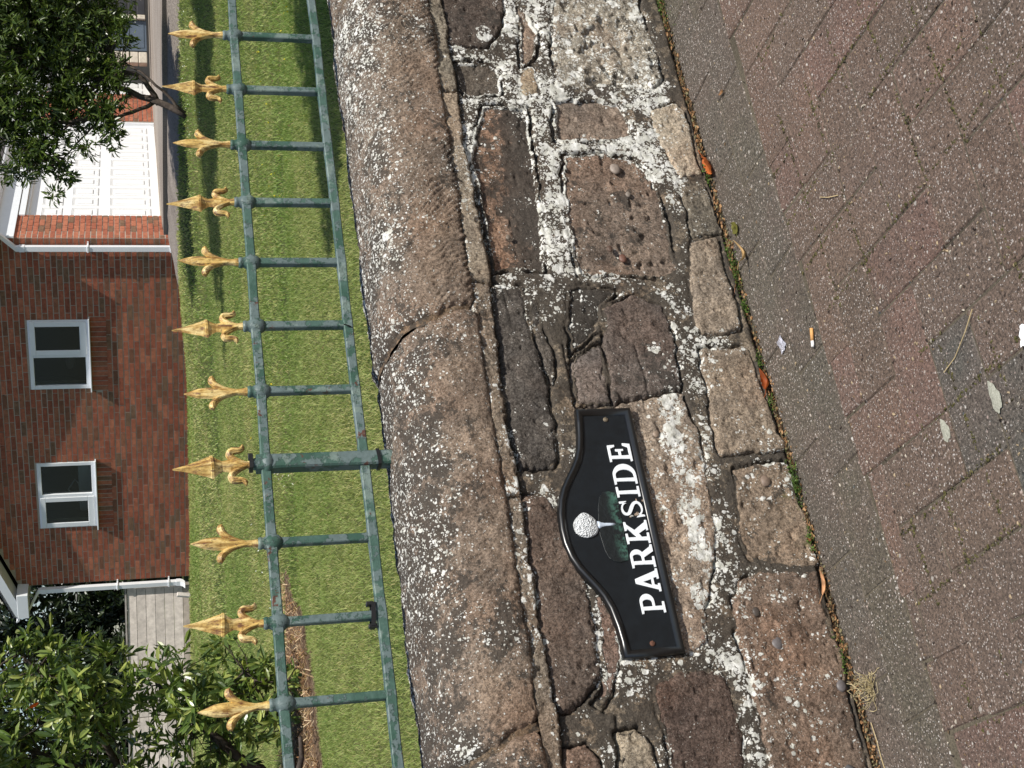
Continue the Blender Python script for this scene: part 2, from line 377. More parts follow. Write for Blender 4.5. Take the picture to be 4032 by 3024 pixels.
# driveway slab with a step down to a gritty verge
DE = [(2.20, 20.3), (2.30, 18.6), (1.85, 16.4), (2.2, 15.0), (2.75, 14.0), (3.65, 12.95), (6.5, 10.6), (14, 5.)]
def drive_z(lat, dep): return .802 + .0055*np.maximum(0, np.hypot(lat-2.4, dep-19.8))*(1 if True else 0)
def sampled(pts, n):
    P = np.array(pts, float); s = np.r_[0, np.cumsum(np.hypot(*np.diff(P, axis=0).T))]; t = np.linspace(0, s[-1], n)
    return np.c_[np.interp(t, s, P[:, 0]), np.interp(t, s, P[:, 1])]
e = sampled(DE, 60); far = sampled([(2.5, 20.6), (4, 23.6), (8, 31), (16, 36), (24, 36), (30, 30), (34, 22), (36, 12)], 60)
ze = sstep(.03, .30, np.linspace(0, 1, 60))
rows = []
for k, t in enumerate(np.linspace(0, 1, 9)):
    L = e*(1-t)+far*t; rows.append(np.c_[LD(L[:, 0], L[:, 1]), .80 + .066*ze*(1-min(1, t*2.2)) + .004*np.hypot(L[:, 0]-2.3, L[:, 1]-19.5)*np.minimum(t*3, 1)])
skirt = rows[0].copy(); skirt[:, 2] -= .2; rows = [skirt]+rows
V = np.concatenate(rows); idx = np.arange(len(V)).reshape(len(rows), -1)
Q = np.stack([idx[:-1, :-1], idx[:-1, 1:], idx[1:, 1:], idx[1:, :-1]], -1).reshape(-1, 4)
tag(link('driveway', mesh_np('driveway', V, Q, M['drive'])), 'pale worn driveway slab in front of the white garage doors', 'driveway', kind='structure')
n_ = np.gradient(e, axis=0); n_ = np.c_[-n_[:, 1], n_[:, 0]]; n_ /= np.linalg.norm(n_, axis=1)[:, None]
if (n_[30]@np.array([-1, -1])) < 0: n_ = -n_
rows = []
wid = .16 + .22*np.linspace(1, .4, 60)
for k, t in enumerate(np.linspace(-.3, 1, 9)):
    L = e + n_*(t*wid*1.9)[:, None]; x = LD(L[:, 0], L[:, 1]); lz = lawn_z(L[:, 0], L[:, 1])
    tt = np.clip(t, 0, 1); zz = (.755+.066*ze)*(1-tt)+(lz+.012)*tt + .012*vnoise(x[:, 0]*6, x[:, 1]*6, seed=3)
    zz = zz - (.03 if k == 8 else 0); rows.append(np.c_[x, zz])
V = np.concatenate(rows); idx = np.arange(len(V)).reshape(len(rows), -1)
Q = np.stack([idx[:-1, :-1], idx[:-1, 1:], idx[1:, 1:], idx[1:, :-1]], -1).reshape(-1, 4)
tag(link('verge', mesh_np('verge', V, Q, M['grit'], True)), 'gritty grey verge strip between the driveway edge and the lawn', 'verge', kind='structure')
# bare soil patch under the left shrub
PATCH = np.array([(-.98, 7.2), (-1.06, 6.35), (-1.29, 5.95), (-1.60, 5.72), (-2.3, 5.6), (-2.6, 6.6), (-2.1, 7.4), (-1.45, 7.35), (-1.15, 7.15)])
def in_poly(x, y, P):
    r = np.zeros(np.shape(x), bool); n = len(P)
    for i in range(n):
        (x0, y0), (x1, y1) = P[i], P[(i+1) % n]
        c = ((y0 > y) != (y1 > y)) & (x < (x1-x0)*(y-y0)/(y1-y0+1e-12)+x0); r ^= c
    return r
P_ = np.vstack([PATCH, PATCH[:1]]); P_ = sampled(P_, 50)[:-1]; cen = P_.mean(0)
P_ = cen+(P_-cen)*(1+.06*rng.normal(size=(49, 1)))
V = []; 
for k, s_ in enumerate((1, .6, .0)):
    L = cen + (P_-cen)*s_; V.append(np.c_[LD(L[:, 0], L[:, 1]), lawn_z(L[:, 0], L[:, 1])+(.004, .022, .03)[k]])
V = np.concatenate(V); n = 49; Q = [(k*n+j, k*n+(j+1) % n, (k+1)*n+(j+1) % n, (k+1)*n+j) for k in range(2) for j in range(n)]
soil2 = ground_mat('dry_leafy_soil', (.16, .10, .065), (.26, .18, .12), 60, 90, fl=(.42, .33, .25), bump=.02)
patch = link('soil_patch', mesh_np('soil_patch', V, Q, soil2, True)); tag(patch, 'bare brown soil patch with dry litter under the left shrub', 'soil', kind='structure')

# ------------------------------------------------------------------ the boundary wall
POLY = [
('dark',[(2.132,0.503),(2.171,0.363),(2.113,0.371),(2.045,0.392),(2.021,0.413),(1.997,0.426),(2.0,0.505),(2.062,0.506)]),
('lens',[(1.959,0.506),(1.96,0.443),(1.952,0.424),(1.926,0.405),(1.871,0.411),(1.86,0.465),(1.861,0.495),(1.891,0.505)]),
('chip',[(2.134,0.338),(2.107,0.317),(2.051,0.305),(1.99,0.312),(1.966,0.328),(1.942,0.359),(2.001,0.354),(2.072,0.339),(2.105,0.347)]),
('chip2',[(1.937,0.361),(1.95,0.331),(1.912,0.329),(1.868,0.333),(1.866,0.368),(1.883,0.374)]),
('rough',[(2.149,0.255),(2.225,0.227),(2.239,0.041),(2.124,0.053),(2.066,0.047),(2.018,0.038),(1.925,0.048),(1.887,0.082),(1.894,0.131),(1.905,0.184),(1.889,0.237),(1.896,0.293),(2.005,0.279)]),
('long1',[(1.836,0.462),(1.84,0.362),(1.759,0.365),(1.675,0.369),(1.555,0.379),(1.436,0.393),(1.424,0.394),(1.423,0.504),(1.496,0.501),(1.593,0.501),(1.692,0.508),(1.755,0.487)]),
('tanrect',[(1.862,0.306),(1.87,0.219),(1.857,0.157),(1.831,0.144),(1.787,0.139),(1.756,0.146),(1.748,0.214),(1.745,0.319),(1.798,0.316)]),
('pebbly',[(1.712,0.311),(1.72,0.22),(1.705,0.153),(1.668,0.129),(1.618,0.122),(1.537,0.116),(1.458,0.12),(1.427,0.119),(1.402,0.156),(1.41,0.215),(1.416,0.332),(1.443,0.334),(1.535,0.33),(1.615,0.329)]),
('base1',[(1.832,0.095),(1.862,0.028),(1.818,0.015),(1.747,0.016),(1.67,0.015),(1.652,0.067),(1.694,0.075),(1.745,0.091)]),
('base1b',[(1.64,0.07),(1.657,0.014),(1.603,0.011),(1.546,0.011),(1.518,0.007),(1.505,0.073),(1.578,0.07)]),
('base2',[(1.493,0.079),(1.502,0.018),(1.442,0.026),(1.388,0.022),(1.324,0.021),(1.283,0.025),(1.271,0.078),(1.277,0.107),(1.314,0.116),(1.389,0.107),(1.45,0.095)]),
('base3',[(1.241,0.12),(1.244,0.024),(1.21,0.016),(1.149,0.016),(1.097,0.01),(1.046,0.004),(1.019,0.006),(1.018,0.063),(1.013,0.132),(1.041,0.134),(1.118,0.128),(1.188,0.125)]),
('base4',[(0.984,0.117),(0.992,0.07),(0.996,0.01),(0.956,0.003),(0.897,-0.0),(0.844,-0.001),(0.791,0.002),(0.789,0.056),(0.798,0.096),(0.818,0.131),(0.855,0.134),(0.917,0.127)]),
('base5',[(0.772,0.161),(0.787,0.118),(0.782,0.004),(0.731,0.01),(0.672,0.012),(0.628,0.003),(0.586,0.007),(0.531,0.015),(0.477,0.013),(0.411,0.019),(0.428,0.19),(0.506,0.186),(0.574,0.185),(0.657,0.184),(0.701,0.19),(0.743,0.177)]),
('maroon',[(0.608,0.356),(0.62,0.323),(0.627,0.305),(0.616,0.227),(0.59,0.217),(0.536,0.218),(0.432,0.225),(0.445,0.356),(0.522,0.352),(0.562,0.357)]),
('slate1',[(1.399,0.507),(1.391,0.446),(1.355,0.442),(1.312,0.446),(1.262,0.439),(1.207,0.442),(1.162,0.432),(1.129,0.437),(1.079,0.437),(1.031,0.44),(1.006,0.45),(1.003,0.515),(1.05,0.519),(1.115,0.519),(1.232,0.517),(1.302,0.516)]),
('slip',[(1.384,0.433),(1.344,0.422),(1.29,0.422),(1.247,0.411),(1.213,0.414),(1.172,0.425),(1.217,0.437),(1.262,0.434),(1.311,0.442),(1.355,0.439)]),
('grey1',[(1.219,0.38),(1.253,0.337),(1.258,0.316),(1.217,0.316),(1.128,0.323),(1.129,0.389),(1.178,0.386)]),
('blackfill',[(1.387,0.357),(1.394,0.304),(1.379,0.258),(1.346,0.294),(1.288,0.311),(1.26,0.349),(1.233,0.379),(1.3,0.374)]),
('slab',[(1.342,0.293),(1.353,0.263),(1.367,0.224),(1.341,0.18),(1.304,0.168),(1.242,0.169),(1.189,0.176),(1.154,0.178),(1.15,0.244),(1.131,0.314),(1.217,0.311),(1.259,0.309)]),
('lichened',[(1.125,0.312),(1.144,0.242),(1.149,0.176),(1.103,0.174),(1.052,0.167),(0.97,0.172),(0.901,0.175),(0.858,0.181),(0.825,0.19),(0.775,0.213),(0.718,0.233),(0.668,0.245),(0.651,0.282),(0.651,0.318),(0.799,0.343),(0.917,0.36)]),
('duskl',[(0.95,0.518),(0.954,0.48),(0.926,0.464),(0.901,0.454),(0.841,0.451),(0.779,0.434),(0.739,0.434),(0.691,0.437),(0.629,0.443),(0.603,0.459),(0.586,0.481),(0.575,0.516),(0.606,0.524),(0.698,0.527),(0.768,0.523),(0.84,0.525),(0.905,0.527)]),
('redchip',[(0.761,0.429),(0.761,0.412),(0.73,0.398),(0.688,0.395),(0.657,0.39),(0.629,0.413),(0.6,0.428),(0.578,0.441),(0.588,0.444),(0.649,0.433),(0.727,0.423)]),
('cornerl',[(0.515,0.522),(0.519,0.483),(0.497,0.469),(0.444,0.466),(0.439,0.532),(0.486,0.529)]),
('tanl',[(0.529,0.43),(0.537,0.398),(0.512,0.379),(0.447,0.374),(0.441,0.44),(0.486,0.436)]),
('greyl',[(0.599,0.441),(0.603,0.423),(0.573,0.446),(0.579,0.461)]),

('bed1',[(2.25,.512),(2.132,.509),(1.993,.508),(1.87,.510),(1.872,.545),(2.25,.542)]),
('bed2',[(1.862,.509),(1.713,.517),(1.581,.514),(1.436,.511),(1.40,.512),(1.402,.55),(1.862,.545)]),
('bed3',[(1.392,.514),(1.25,.521),(1.083,.529),(.988,.527),(.95,.526),(.952,.556),(1.392,.55)]),
('bed4',[(.942,.528),(.861,.528),(.754,.529),(.657,.527),(.59,.527),(.486,.534),(.36,.534),(.36,.562),(.942,.557)]),
]
# tint (sRGB), protrusion (m), tilt, white lichen, dark crust, moss
PROP = dict(dark=((84,72,64),.006,.3,.16,.45,0), lens=((98,88,76),-.004,.2,.10,.35,0), chip=((140,120,102),-.003,.2,.10,.1,0), chip2=((158,138,108),.003,.2,.08,.2,.2),
 rough=((150,140,122),.003,.3,.52,.42,.25), long1=((112,96,84),-.006,.1,.10,.42,0), tanrect=((132,114,98),-.006,.1,.05,.2,0), pebbly=((124,104,88),-.002,.3,.17,.36,0),
 base1=((166,154,132),.006,.3,.25,.15,.3), base1b=((112,102,86),.004,.2,.3,.5,.2), base2=((140,122,102),.008,.4,.1,.25,.1), base3=((142,122,100),.006,.3,.27,.2,.15),
 base4=((134,112,90),.004,.3,.22,.35,.25), base5=((124,100,82),.006,.3,.30,.33,.22), maroon=((92,72,62),.006,.4,.03,.2,0), slate1=((84,77,71),.004,.3,.08,.42,0),
 slip=((88,80,72),.001,.2,.05,.4,0), grey1=((112,101,94),.003,.1,.08,.2,0), blackfill=((78,70,62),-.001,.2,.34,.75,0), slab=((96,84,77),.005,.3,.10,.35,0),
 lichened=((148,128,108),.004,.2,.34,.10,.3), duskl=((100,84,73),.007,.3,.03,.30,0), redchip=((124,98,84),.001,.3,.1,.3,0), cornerl=((120,96,80),.005,.2,.12,.3,0),
 tanl=((150,134,110),.002,.1,.2,.2,.1), greyl=((140,128,110),.001,.1,.3,.2,.2), bed1=((128,118,100),.014,.0,.16,.2,0), bed2=((146,130,108),.014,.0,.1,.1,0), bed3=((130,112,92),.014,.0,.22,.35,0), bed4=((122,110,94),.014,.0,.25,.3,.1))
# simple courses continue the wall outside the picture
for (xa, xb) in ((-1.2, .36), (2.26, 3.9)):
    zz = .02
    while zz < .48:
        hh = random.uniform(.08, .17); hh = min(hh, .505-zz)
        if hh < .04: break
        x = xa
        while x < xb-.05:
            ww = min(random.uniform(.15, .42), xb-x); j = lambda: random.uniform(-.008, .008)
            nm = 'out%d' % len(POLY); g = .012
            POLY.append((nm, [(x+g+j(), zz+g+j()), (x+ww-g+j(), zz+g+j()), (x+ww-g+j(), zz+hh-g+j()), (x+g+j(), zz+hh-g+j())]))
            k = random.choice(['long1', 'slab', 'tanrect', 'base4', 'maroon', 'duskl']); PROP[nm] = PROP[k]; x += ww
        zz += hh

def sdf_poly(x, y, P):
    P = np.asarray(P, float); d = np.full(x.shape, 1e9); n = len(P)
    for i in range(n):
        a, b = P[i], P[(i+1) % n]; ab = b-a
        t = np.clip(((x-a[0])*ab[0]+(y-a[1])*ab[1])/(ab@ab+1e-12), 0, 1)
        d = np.minimum(d, np.hypot(x-a[0]-t*ab[0], y-a[1]-t*ab[1]))
    return np.where(in_poly(x, y, P), d, -d)
def grid_faces(mask):
    ok = mask[:-1, :-1] & mask[1:, :-1] & mask[:-1, 1:] & mask[1:, 1:]
    idx = np.arange(mask.size).reshape(mask.shape)
    Q = np.stack([idx[:-1, :-1], idx[:-1, 1:], idx[1:, 1:], idx[1:, :-1]], -1)[ok]
    used = np.unique(Q); re = np.zeros(mask.size, np.int64); re[used] = np.arange(len(used)); return used, re[Q]
wall = thing('stone_wall', 'low lichen-covered sandstone boundary wall with rounded coping beside the pavement', 'wall', (1.3, .12, 0))
def wlink(name, me, **k): 
    me.transform(Matrix.Translation((-1.3, -.12, 0))); return link(name, me, wall, **k)
for (xa, xb, st, fine) in ((-1.2, .34, .008, 0), (.34, 2.36, .0026, 1), (2.36, 3.9, .008, 0)):
    gx = np.arange(xa, xb+st*1.01, st); gz = np.arange(-.02, .5599, st); X, Z = np.meshgrid(gx, gz)
    wx = X + .0075*fbm(X*30, Z*30, seed=1) + .0032*fbm(X*130, Z*150, seed=2, oct=2); wz = Z + .0075*fbm(X*30, Z*30, 5, seed=3) + .0032*fbm(X*130, Z*150, seed=4, oct=2)
    best = np.full(X.shape, -1.)
    big = fbm(X*5, Z*5, seed=21); n8 = fbm(X*9, Z*9, seed=22, oct=5); n60 = fbm(X*55, Z*55, seed=23, oct=4); n25 = fbm(X*24, Z*24, seed=25, oct=4); n200 = fbm(X*230, Z*230, seed=26, oct=2)
    for si, (nm, P) in enumerate(POLY):
        P = np.asarray(P)
        if P[:, 0].max() < xa-.01 or P[:, 0].min() > xb+.01: continue
        i0, i1 = np.searchsorted(gx, [P[:, 0].min()-.02, P[:, 0].max()+.02]); k0, k1 = np.searchsorted(gz, [P[:, 1].min()-.02, P[:, 1].max()+.02])
        if i1-i0 < 3: continue
        sl = (slice(k0, k1), slice(i0, i1)); s_ = sdf_poly(wx[sl], wz[sl], P); best[sl] = np.maximum(best[sl], s_)
        tc, pro, tilt, li, dk, mo = PROP[nm]; rr = (.004+.010*random.random()) if not nm.startswith('bed') else .004
        if nm in ('tanrect', 'long1'): rr = .006
        sc = np.clip(s_, 0, rr)/rr; round_ = rr*.8*(1-np.sqrt(np.clip(1-(1-sc)**2, 0, 1)))
        pc = P.mean(0); rs = np.random.default_rng(si+50); tx, tz = rs.uniform(-.05, .05, 2)*tilt
        hgt = pro + tx*(X[sl]-pc[0]) + tz*(Z[sl]-pc[1])*1.5 + .0060*n8[sl]*(1.8 if nm == 'rough' else 1) + .0034*n25[sl] + .0020*n60[sl]*(2.2 if nm in ('rough', 'base2', 'lichened', 'base4') else 1) + .0010*n200[sl]
        pit = sstep(.42, .62, fbm(X[sl]*70, Z[sl]*70, seed=77+si, oct=2)); hgt = hgt - pit*.0035*(2.2 if nm in ('rough', 'pebbly') else 1)
        if nm == 'rough': hgt = hgt - .012*sstep(.1, .5, n25[sl])
        if nm == 'pebbly':
            for (a, b, c, dd) in ((1.462, .262, .018, .010), (1.45, .25, .012, .008)): hgt = hgt - dd*np.exp(-(((X[sl]-a)/c)**2+((Z[sl]-b)/(c*1.3))**2))
        if nm in ('slate1', 'lichened', 'slab'):   # split lines
            hgt = hgt - .004*np.exp(-(np.abs(Z[sl]-pc[1]-.012-.3*(X[sl]-pc[0])*.1+.008*n8[sl])/.0022)**2)*sstep(-.1, .25, big[sl])
        hgt = hgt - round_ + np.where(s_ < 0, s_*3.2, 0)
        mask = s_ > -.007
        used, Q = grid_faces(mask)
        if not len(Q): continue
        V = np.c_[X[sl].ravel(), -hgt.ravel(), Z[sl].ravel()][used]
        edge = np.exp(-np.clip(s_+.006*n25[sl], 0, 1)/.012)
        lm = np.clip(li + .42*edge*sstep(-.3, .3, n8[sl]) + .22*big[sl] + .10*n8[sl], 0, .9); dm = np.clip(dk + .25*big[sl], 0, 1)
        if nm == 'lichened':
            for (a, b, c) in ((1.121, .209, .022), (1.045, .222, .020), (.98, .215, .02), (.91, .22, .022), (.84, .215, .018), (.75, .24, .014)): lm = np.maximum(lm, .92*sstep(1.5, .85, np.hypot((X[sl]-a)*.6, Z[sl]-b)/c))
        if nm == 'slab': lm = np.maximum(lm, .85*sstep(1.3, .8, np.hypot(X[sl]-1.247, Z[sl]-.214)/.013))
        if nm == 'dark': lm = np.maximum(lm, .9*sstep(1.3, .8, np.hypot((X[sl]-2.034)*.8, Z[sl]-.428)/.018))
        tcol = np.tile(np.array(lin(desat(tc, .36)))*1.26, (len(used), 1))
        if nm == 'long1':   # reddish lower flank, dark upper half
            k = sstep(.40, .47, Z[sl]+.03*n8[sl]).ravel()[used][:, None]; tcol = tcol*(1-k) + np.array(lin((146, 120, 102)))*k; dm = np.clip(dm+.4*sstep(.45, .39, Z[sl]), 0, 1)
        me = mesh_np('stone', V, Q[:, ::-1] if False else Q, M['stone'], True, dict(tint=tcol, li=lm.ravel()[used], dk=dm.ravel()[used], mo=np.clip(mo+.25*sstep(.06, .0, Z[sl])+.2*big[sl], 0, 1).ravel()[used]))
        wlink('bedding_slab' if nm.startswith('bed') else 'stone', me)
    hm = .0015 + .003*n8 + .0022*n25 + .0022*n60 + .0009*n200
    gr = np.exp(-(np.clip(best+.001, -1, 1)/.0032)**2)*(.12+.88*sstep(-.12, .22, fbm(X*9, Z*9, seed=31)))
    hm = hm + .002 - .021*gr - .006*sstep(.5, .54, Z)
    crack = np.exp(-((Z-(.3915+.0*X)-.004*n8)/.0018)**2)*((X > 1.13) & (X < 1.26)); hm = hm - .006*crack
    crack = np.exp(-((Z-(.437-.12*(X-.5))-.004*n8)/.002)**2)*((X > .46) & (X < .56)); hm = hm - .006*crack
    hm = hm - .02*sstep(.012, -.01, Z)
    hm = np.where(best > .004, hm - (best-.004)*2.0, hm)
    used, Q = grid_faces(best < .014)
    V = np.c_[X.ravel(), -hm.ravel(), Z.ravel()][used]
    zone = .55 + .35*sstep(.35, .25, np.abs(Z-.2)) + .25*big + .3*sstep(1.3, 1.9, X) - .50*np.exp(-(((X-1.22)/.17)**2+((Z-.37)/.09)**2)) + .12*np.exp(-((X-1.03)/.10)**2)*(Z > .38)
    lm = np.clip(zone-.38 + .60*n8 + .50*fbm(X*16, Z*16, seed=91), .10, 1.)*sstep(-.01, .05, Z-.02)
    lm = lm*(1-.8*gr)
    me = mesh_np('mortar', V, Q, M['stone'], True, dict(tint=np.tile(np.array(lin((128, 117, 103))), (len(used), 1)), li=lm.ravel()[used], dk=np.clip(.66+.3*big, 0, 1).ravel()[used], mo=np.clip(.02+.25*sstep(.06, .0, Z)+.2*n8, 0, 1).ravel()[used]))
    wlink('mortar', me)
# core and back of the wall
mb = MB(); mb.box((-1.2, .03, -.05), (3.9, .27, .55)); me_o = mb.build('core', M['stone'], None)
att = me_o.data.attributes
for k, val in (('li', .2), ('dk', .4), ('mo', .2)):
    a = att.new(k, 'FLOAT', 'POINT'); a.data.foreach_set('value', np.full(len(me_o.data.vertices), val, np.float32))
c_ = me_o.data.attributes['tint']; c_.data.foreach_set('color', np.tile([.2, .17, .14, 1], len(me_o.data.vertices)).astype(np.float32))
me_o.data.transform(Matrix.Translation((-1.3, -.12, 0))); me_o.parent = wall
# coping stones
prof = np.array([(.30, .555), (.10, .552), (-.012, .552), (-.021, .556), (-.0235, .575), (-.0235, .60), (-.020, .625), (-.011, .652), (.004, .676), (.028, .695), (.06, .708), (.10, .7155), (.15, .718), (.20, .714), (.25, .700), (.285, .672), (.30, .63), (.305, .56)])
sl_ = np.r_[0, np.cumsum(np.hypot(*np.diff(prof, axis=0).T))]
def pf(s): return np.c_[np.interp(s, sl_, prof[:, 0]), np.interp(s, sl_, prof[:, 1])]
def jx(base, s, z, seed): return base - .30*np.clip(z-.56, 0, 1)*(.9) + .010*vnoise(z*22, 0*z, seed=seed) + .004*vnoise(z*90, 0*z, seed=seed+1)
JB = [-.95, -.1, .545, 1.337, 2.222, 3.0, 3.9]
for k in range(len(JB)-1):
    fine = 1 <= k <= 4; st = .0034 if fine and k in (2, 3) else (.005 if fine else .012)
    S = np.arange(0, sl_[-1], st if fine else .012); PP = pf(S)
    kk = np.ones(5)/5; PP = np.c_[np.convolve(np.pad(PP[:, 0], 2, 'edge'), kk, 'valid'), np.convolve(np.pad(PP[:, 1], 2, 'edge'), kk, 'valid')]
    Tn = np.gradient(PP, axis=0); Nn = np.c_[Tn[:, 1], -Tn[:, 0]]; Nn = -Nn/(np.linalg.norm(Nn, axis=1)[:, None]+1e-9)
    nx = int((JB[k+1]-JB[k])/st); U = np.linspace(0, 1, nx)
    zc = PP[:, 1]; a = jx(JB[k], S, zc, 40+k)+.0035; b = jx(JB[k+1], S, zc, 41+k)-.0035
    X = a[:, None]*(1-U) + b[:, None]*U; YY = np.repeat(PP[:, :1], nx, 1); ZZ = np.repeat(PP[:, 1:], nx, 1)
    de = np.minimum(X-a[:, None], b[:, None]-X)
    big = fbm(X*4, ZZ*4, YY*4, seed=61); n8 = fbm(X*10, ZZ*10, YY*10, seed=62, oct=5); n50 = fbm(X*50, ZZ*50, YY*50, seed=63, oct=4)
    n120 = fbm(X*150, ZZ*150, YY*150, seed=66, oct=3)
    disp = .006*n8 + .0048*n50 + .0026*n120 - .015*np.exp(-np.clip(de, 0, 1)/.007) 
    right = sstep(1.2, 1.5, X); front = sstep(.665, .63, ZZ)*(YY < .05)
    ph = (X*1.0 + (ZZ-.6)*.9)/.0125 + 2.6*fbm(X*9, ZZ*20, seed=64, oct=3)
    tool = np.abs(((ph) % 1)-.5)*2; disp += front*.0060*(tool**1.6-.5)*sstep(-.75, .15, fbm(X*10, ZZ*14, seed=65, oct=3))*(.30+.70*right)
    Vy = YY + Nn[:, :1]*disp; Vz = ZZ + Nn[:, 1:]*disp
    if k == 2: Vz = Vz - .007*sstep(.62, .70, ZZ)*sstep(.55, 1.34, X)
    # lower arris follows the gently rising bed
    Vz = Vz + (.5665-.0125*X-.555)*sstep(.60, .55, ZZ)
    V = np.stack([X, Vy, Vz], -1).reshape(-1, 3); idx = np.arange(len(V)).reshape(X.shape)
    Q = np.stack([idx[:-1, :-1], idx[1:, :-1], idx[1:, 1:], idx[:-1, 1:]], -1).reshape(-1, 4)
    top = sstep(.62, .70, ZZ)
    li = .33 + .13*top*(.8+.2*right) + .05*right + .24*n8 + .10*big - .07*front
    dk = .52 + .10*top*(1-.5*right) + .25*big - .12*front + .06*(1-right) + .25*n8
    t0, t1 = np.array(lin((138, 122, 108))), np.array(lin((126, 117, 108)))
    kk_ = np.clip(top*.6+.3+.5*big+.4*n8, 0, 1)[..., None]; tc = t0*(1-kk_) + t1*kk_
    # end caps by pinching the last columns to a recessed joint
    me = mesh_np('coping_stone', V, Q, M['stone'], True, dict(tint=tc.reshape(-1, 3), li=np.clip(li, .02, .8).ravel(), dk=np.clip(dk, 0, .9).ravel(), mo=np.clip(.06+.1*big, 0, 1).ravel(), fi=np.ones(len(V))))
    wlink('coping_stone', me)
    # mortar in the joint
    if k:
        S2 = np.arange(0, sl_[-1], .006); P2 = pf(S2); rows = []
        for dx in np.linspace(-.008, .008, 4):
            xx = jx(JB[k], S2, P2[:, 1], 40+k)+dx; d2 = .010 + .004*vnoise(S2*60, S2*0+dx*100, seed=9); cc = np.array([.14, .60])
            rows.append(np.c_[xx, P2[:, 0]+(cc[0]-P2[:, 0])*d2/.15, P2[:, 1]+(cc[1]-P2[:, 1])*d2/.15])
        V = np.concatenate(rows); idx = np.arange(len(V)).reshape(4, -1); Q = np.stack([idx[:-1, :-1], idx[:-1, 1:], idx[1:, 1:], idx[1:, :-1]], -1).reshape(-1, 4)
        me = mesh_np('joint_mortar', V, Q, M['stone'], True, dict(tint=np.tile(lin((120, 106, 90)), (len(V), 1)), li=np.full(len(V), .12), dk=np.full(len(V), .5), mo=np.full(len(V), .1)))
        wlink('joint_mortar', me)
# pebbles set in the stones
def blob(r, seed, n=10):
    th = np.linspace(0, np.pi, n); ph = np.arange(n*2)*np.pi/n; T, Pp = np.meshgrid(th, ph, indexing='ij')
    D = np.stack([np.sin(T)*np.cos(Pp), np.sin(T)*np.sin(Pp), np.cos(T)], -1); k = 1+.12*vnoise(D[..., 0]*1.5+seed, D[..., 1]*1.5, D[..., 2]*1.5, seed)
    V = (D*k[..., None]*np.asarray(r)).reshape(-1, 3); idx = np.arange(len(V)).reshape(n, 2*n)
    Q = np.stack([idx[:-1], idx[1:], np.roll(idx[1:], -1, 1), np.roll(idx[:-1], -1, 1)], -1).reshape(-1, 4); return V, Q
for i, (x, z, r, c) in enumerate([(1.475, .256, .0075, (122, 84, 62)), (1.452, .234, .010, (156, 92, 66)), (1.675, .205, .013, (186, 160, 138)), (1.065, .25, .0085, (196, 158, 124)), (.673, .252, .008, (190, 140, 112)), (.655, .12, .013, (132, 120, 118)), (.573, .023, .011, (128, 116, 114)), (1.502, .458, .006, (150, 128, 104)), (.959, .06, .012, (168, 132, 104)), (.714, .143, .009, (100, 84, 72)), (1.61, .19, .007, (170, 150, 130)), (.43, .05, .012, (110, 108, 108))]):
    V, Q = blob((r, r*.45, r*.8), i); V = V + np.array([x, -.0040, z])
    me = mesh_np('pebble', V, Q, M['pebble'], True, dict(tint=np.tile(np.array(lin(desat(c, .4)))*1.15, (len(V), 1)))); wlink('pebble', me)

# ------------------------------------------------------------------ pavement
pav = bpy.data.objects.new('pavement', None); COL.objects.link(pav); pav['kind'] = 'structure'; pav['label'] = 'block paved footway of grey edge blocks and red brown herringbone pavers'
mb = MB(); V = [(x, y, -.0026+.0004*math.sin(x*13+y*7)) for x in np.linspace(-2.2, 4.4, 60) for y in np.linspace(-4.4, .05, 40)]
Q = [(i*40+j, (i+1)*40+j, (i+1)*40+j+1, i*40+j+1) for i in range(59) for j in range(39)]
jt = link('joint_sand', mesh_np('joint_sand', V, Q, M['soil'], True), pav); jt['kind'] = 'stuff'
W_, G_ = .1075, .0026
def paver_mesh(L, W, seed):
    mb = MB(); mb.box((-L/2, -W/2, -.06), (L/2, W/2, 0), bev=.0024); me = mb.build('tmp', M['paver']).data; ob = bpy.data.objects['tmp']; bpy.data.objects.remove(ob)
    return me
PM = {}
def pm(L, W=None):
    k = (L, round(W or W_, 2))
    if k not in PM: PM[k] = paver_mesh(L-G_, (W_ if not W else k[1])-G_, 0)
    return PM[k]
cands = []
grey = lambda: tuple(np.array(lin((93, 90, 82)))*random.uniform(.92, 1.08)*np.array([1, random.uniform(.98, 1.02), random.uniform(.95, 1.05)]))
def redc():
    c = random.choice([(111, 95, 85), (115, 96, 86), (108, 94, 84), (106, 93, 84), (116, 95, 87), (110, 95, 85)])
    return tuple(np.array(lin(c))*random.uniform(.9, 1.06))
for row, (yc, x0) in enumerate(((-.064, .7695), (-.1715, .684))):
    for k in range(-12, 17): cands.append((x0+.1075+k*.2148, yc, 0, .2148, grey()))
th = math.radians(-4.5); c_, s_ = math.cos(th), math.sin(th); ox, oy = 1.26, -.528
special = [(.79, -.60), (.72, -.66)]
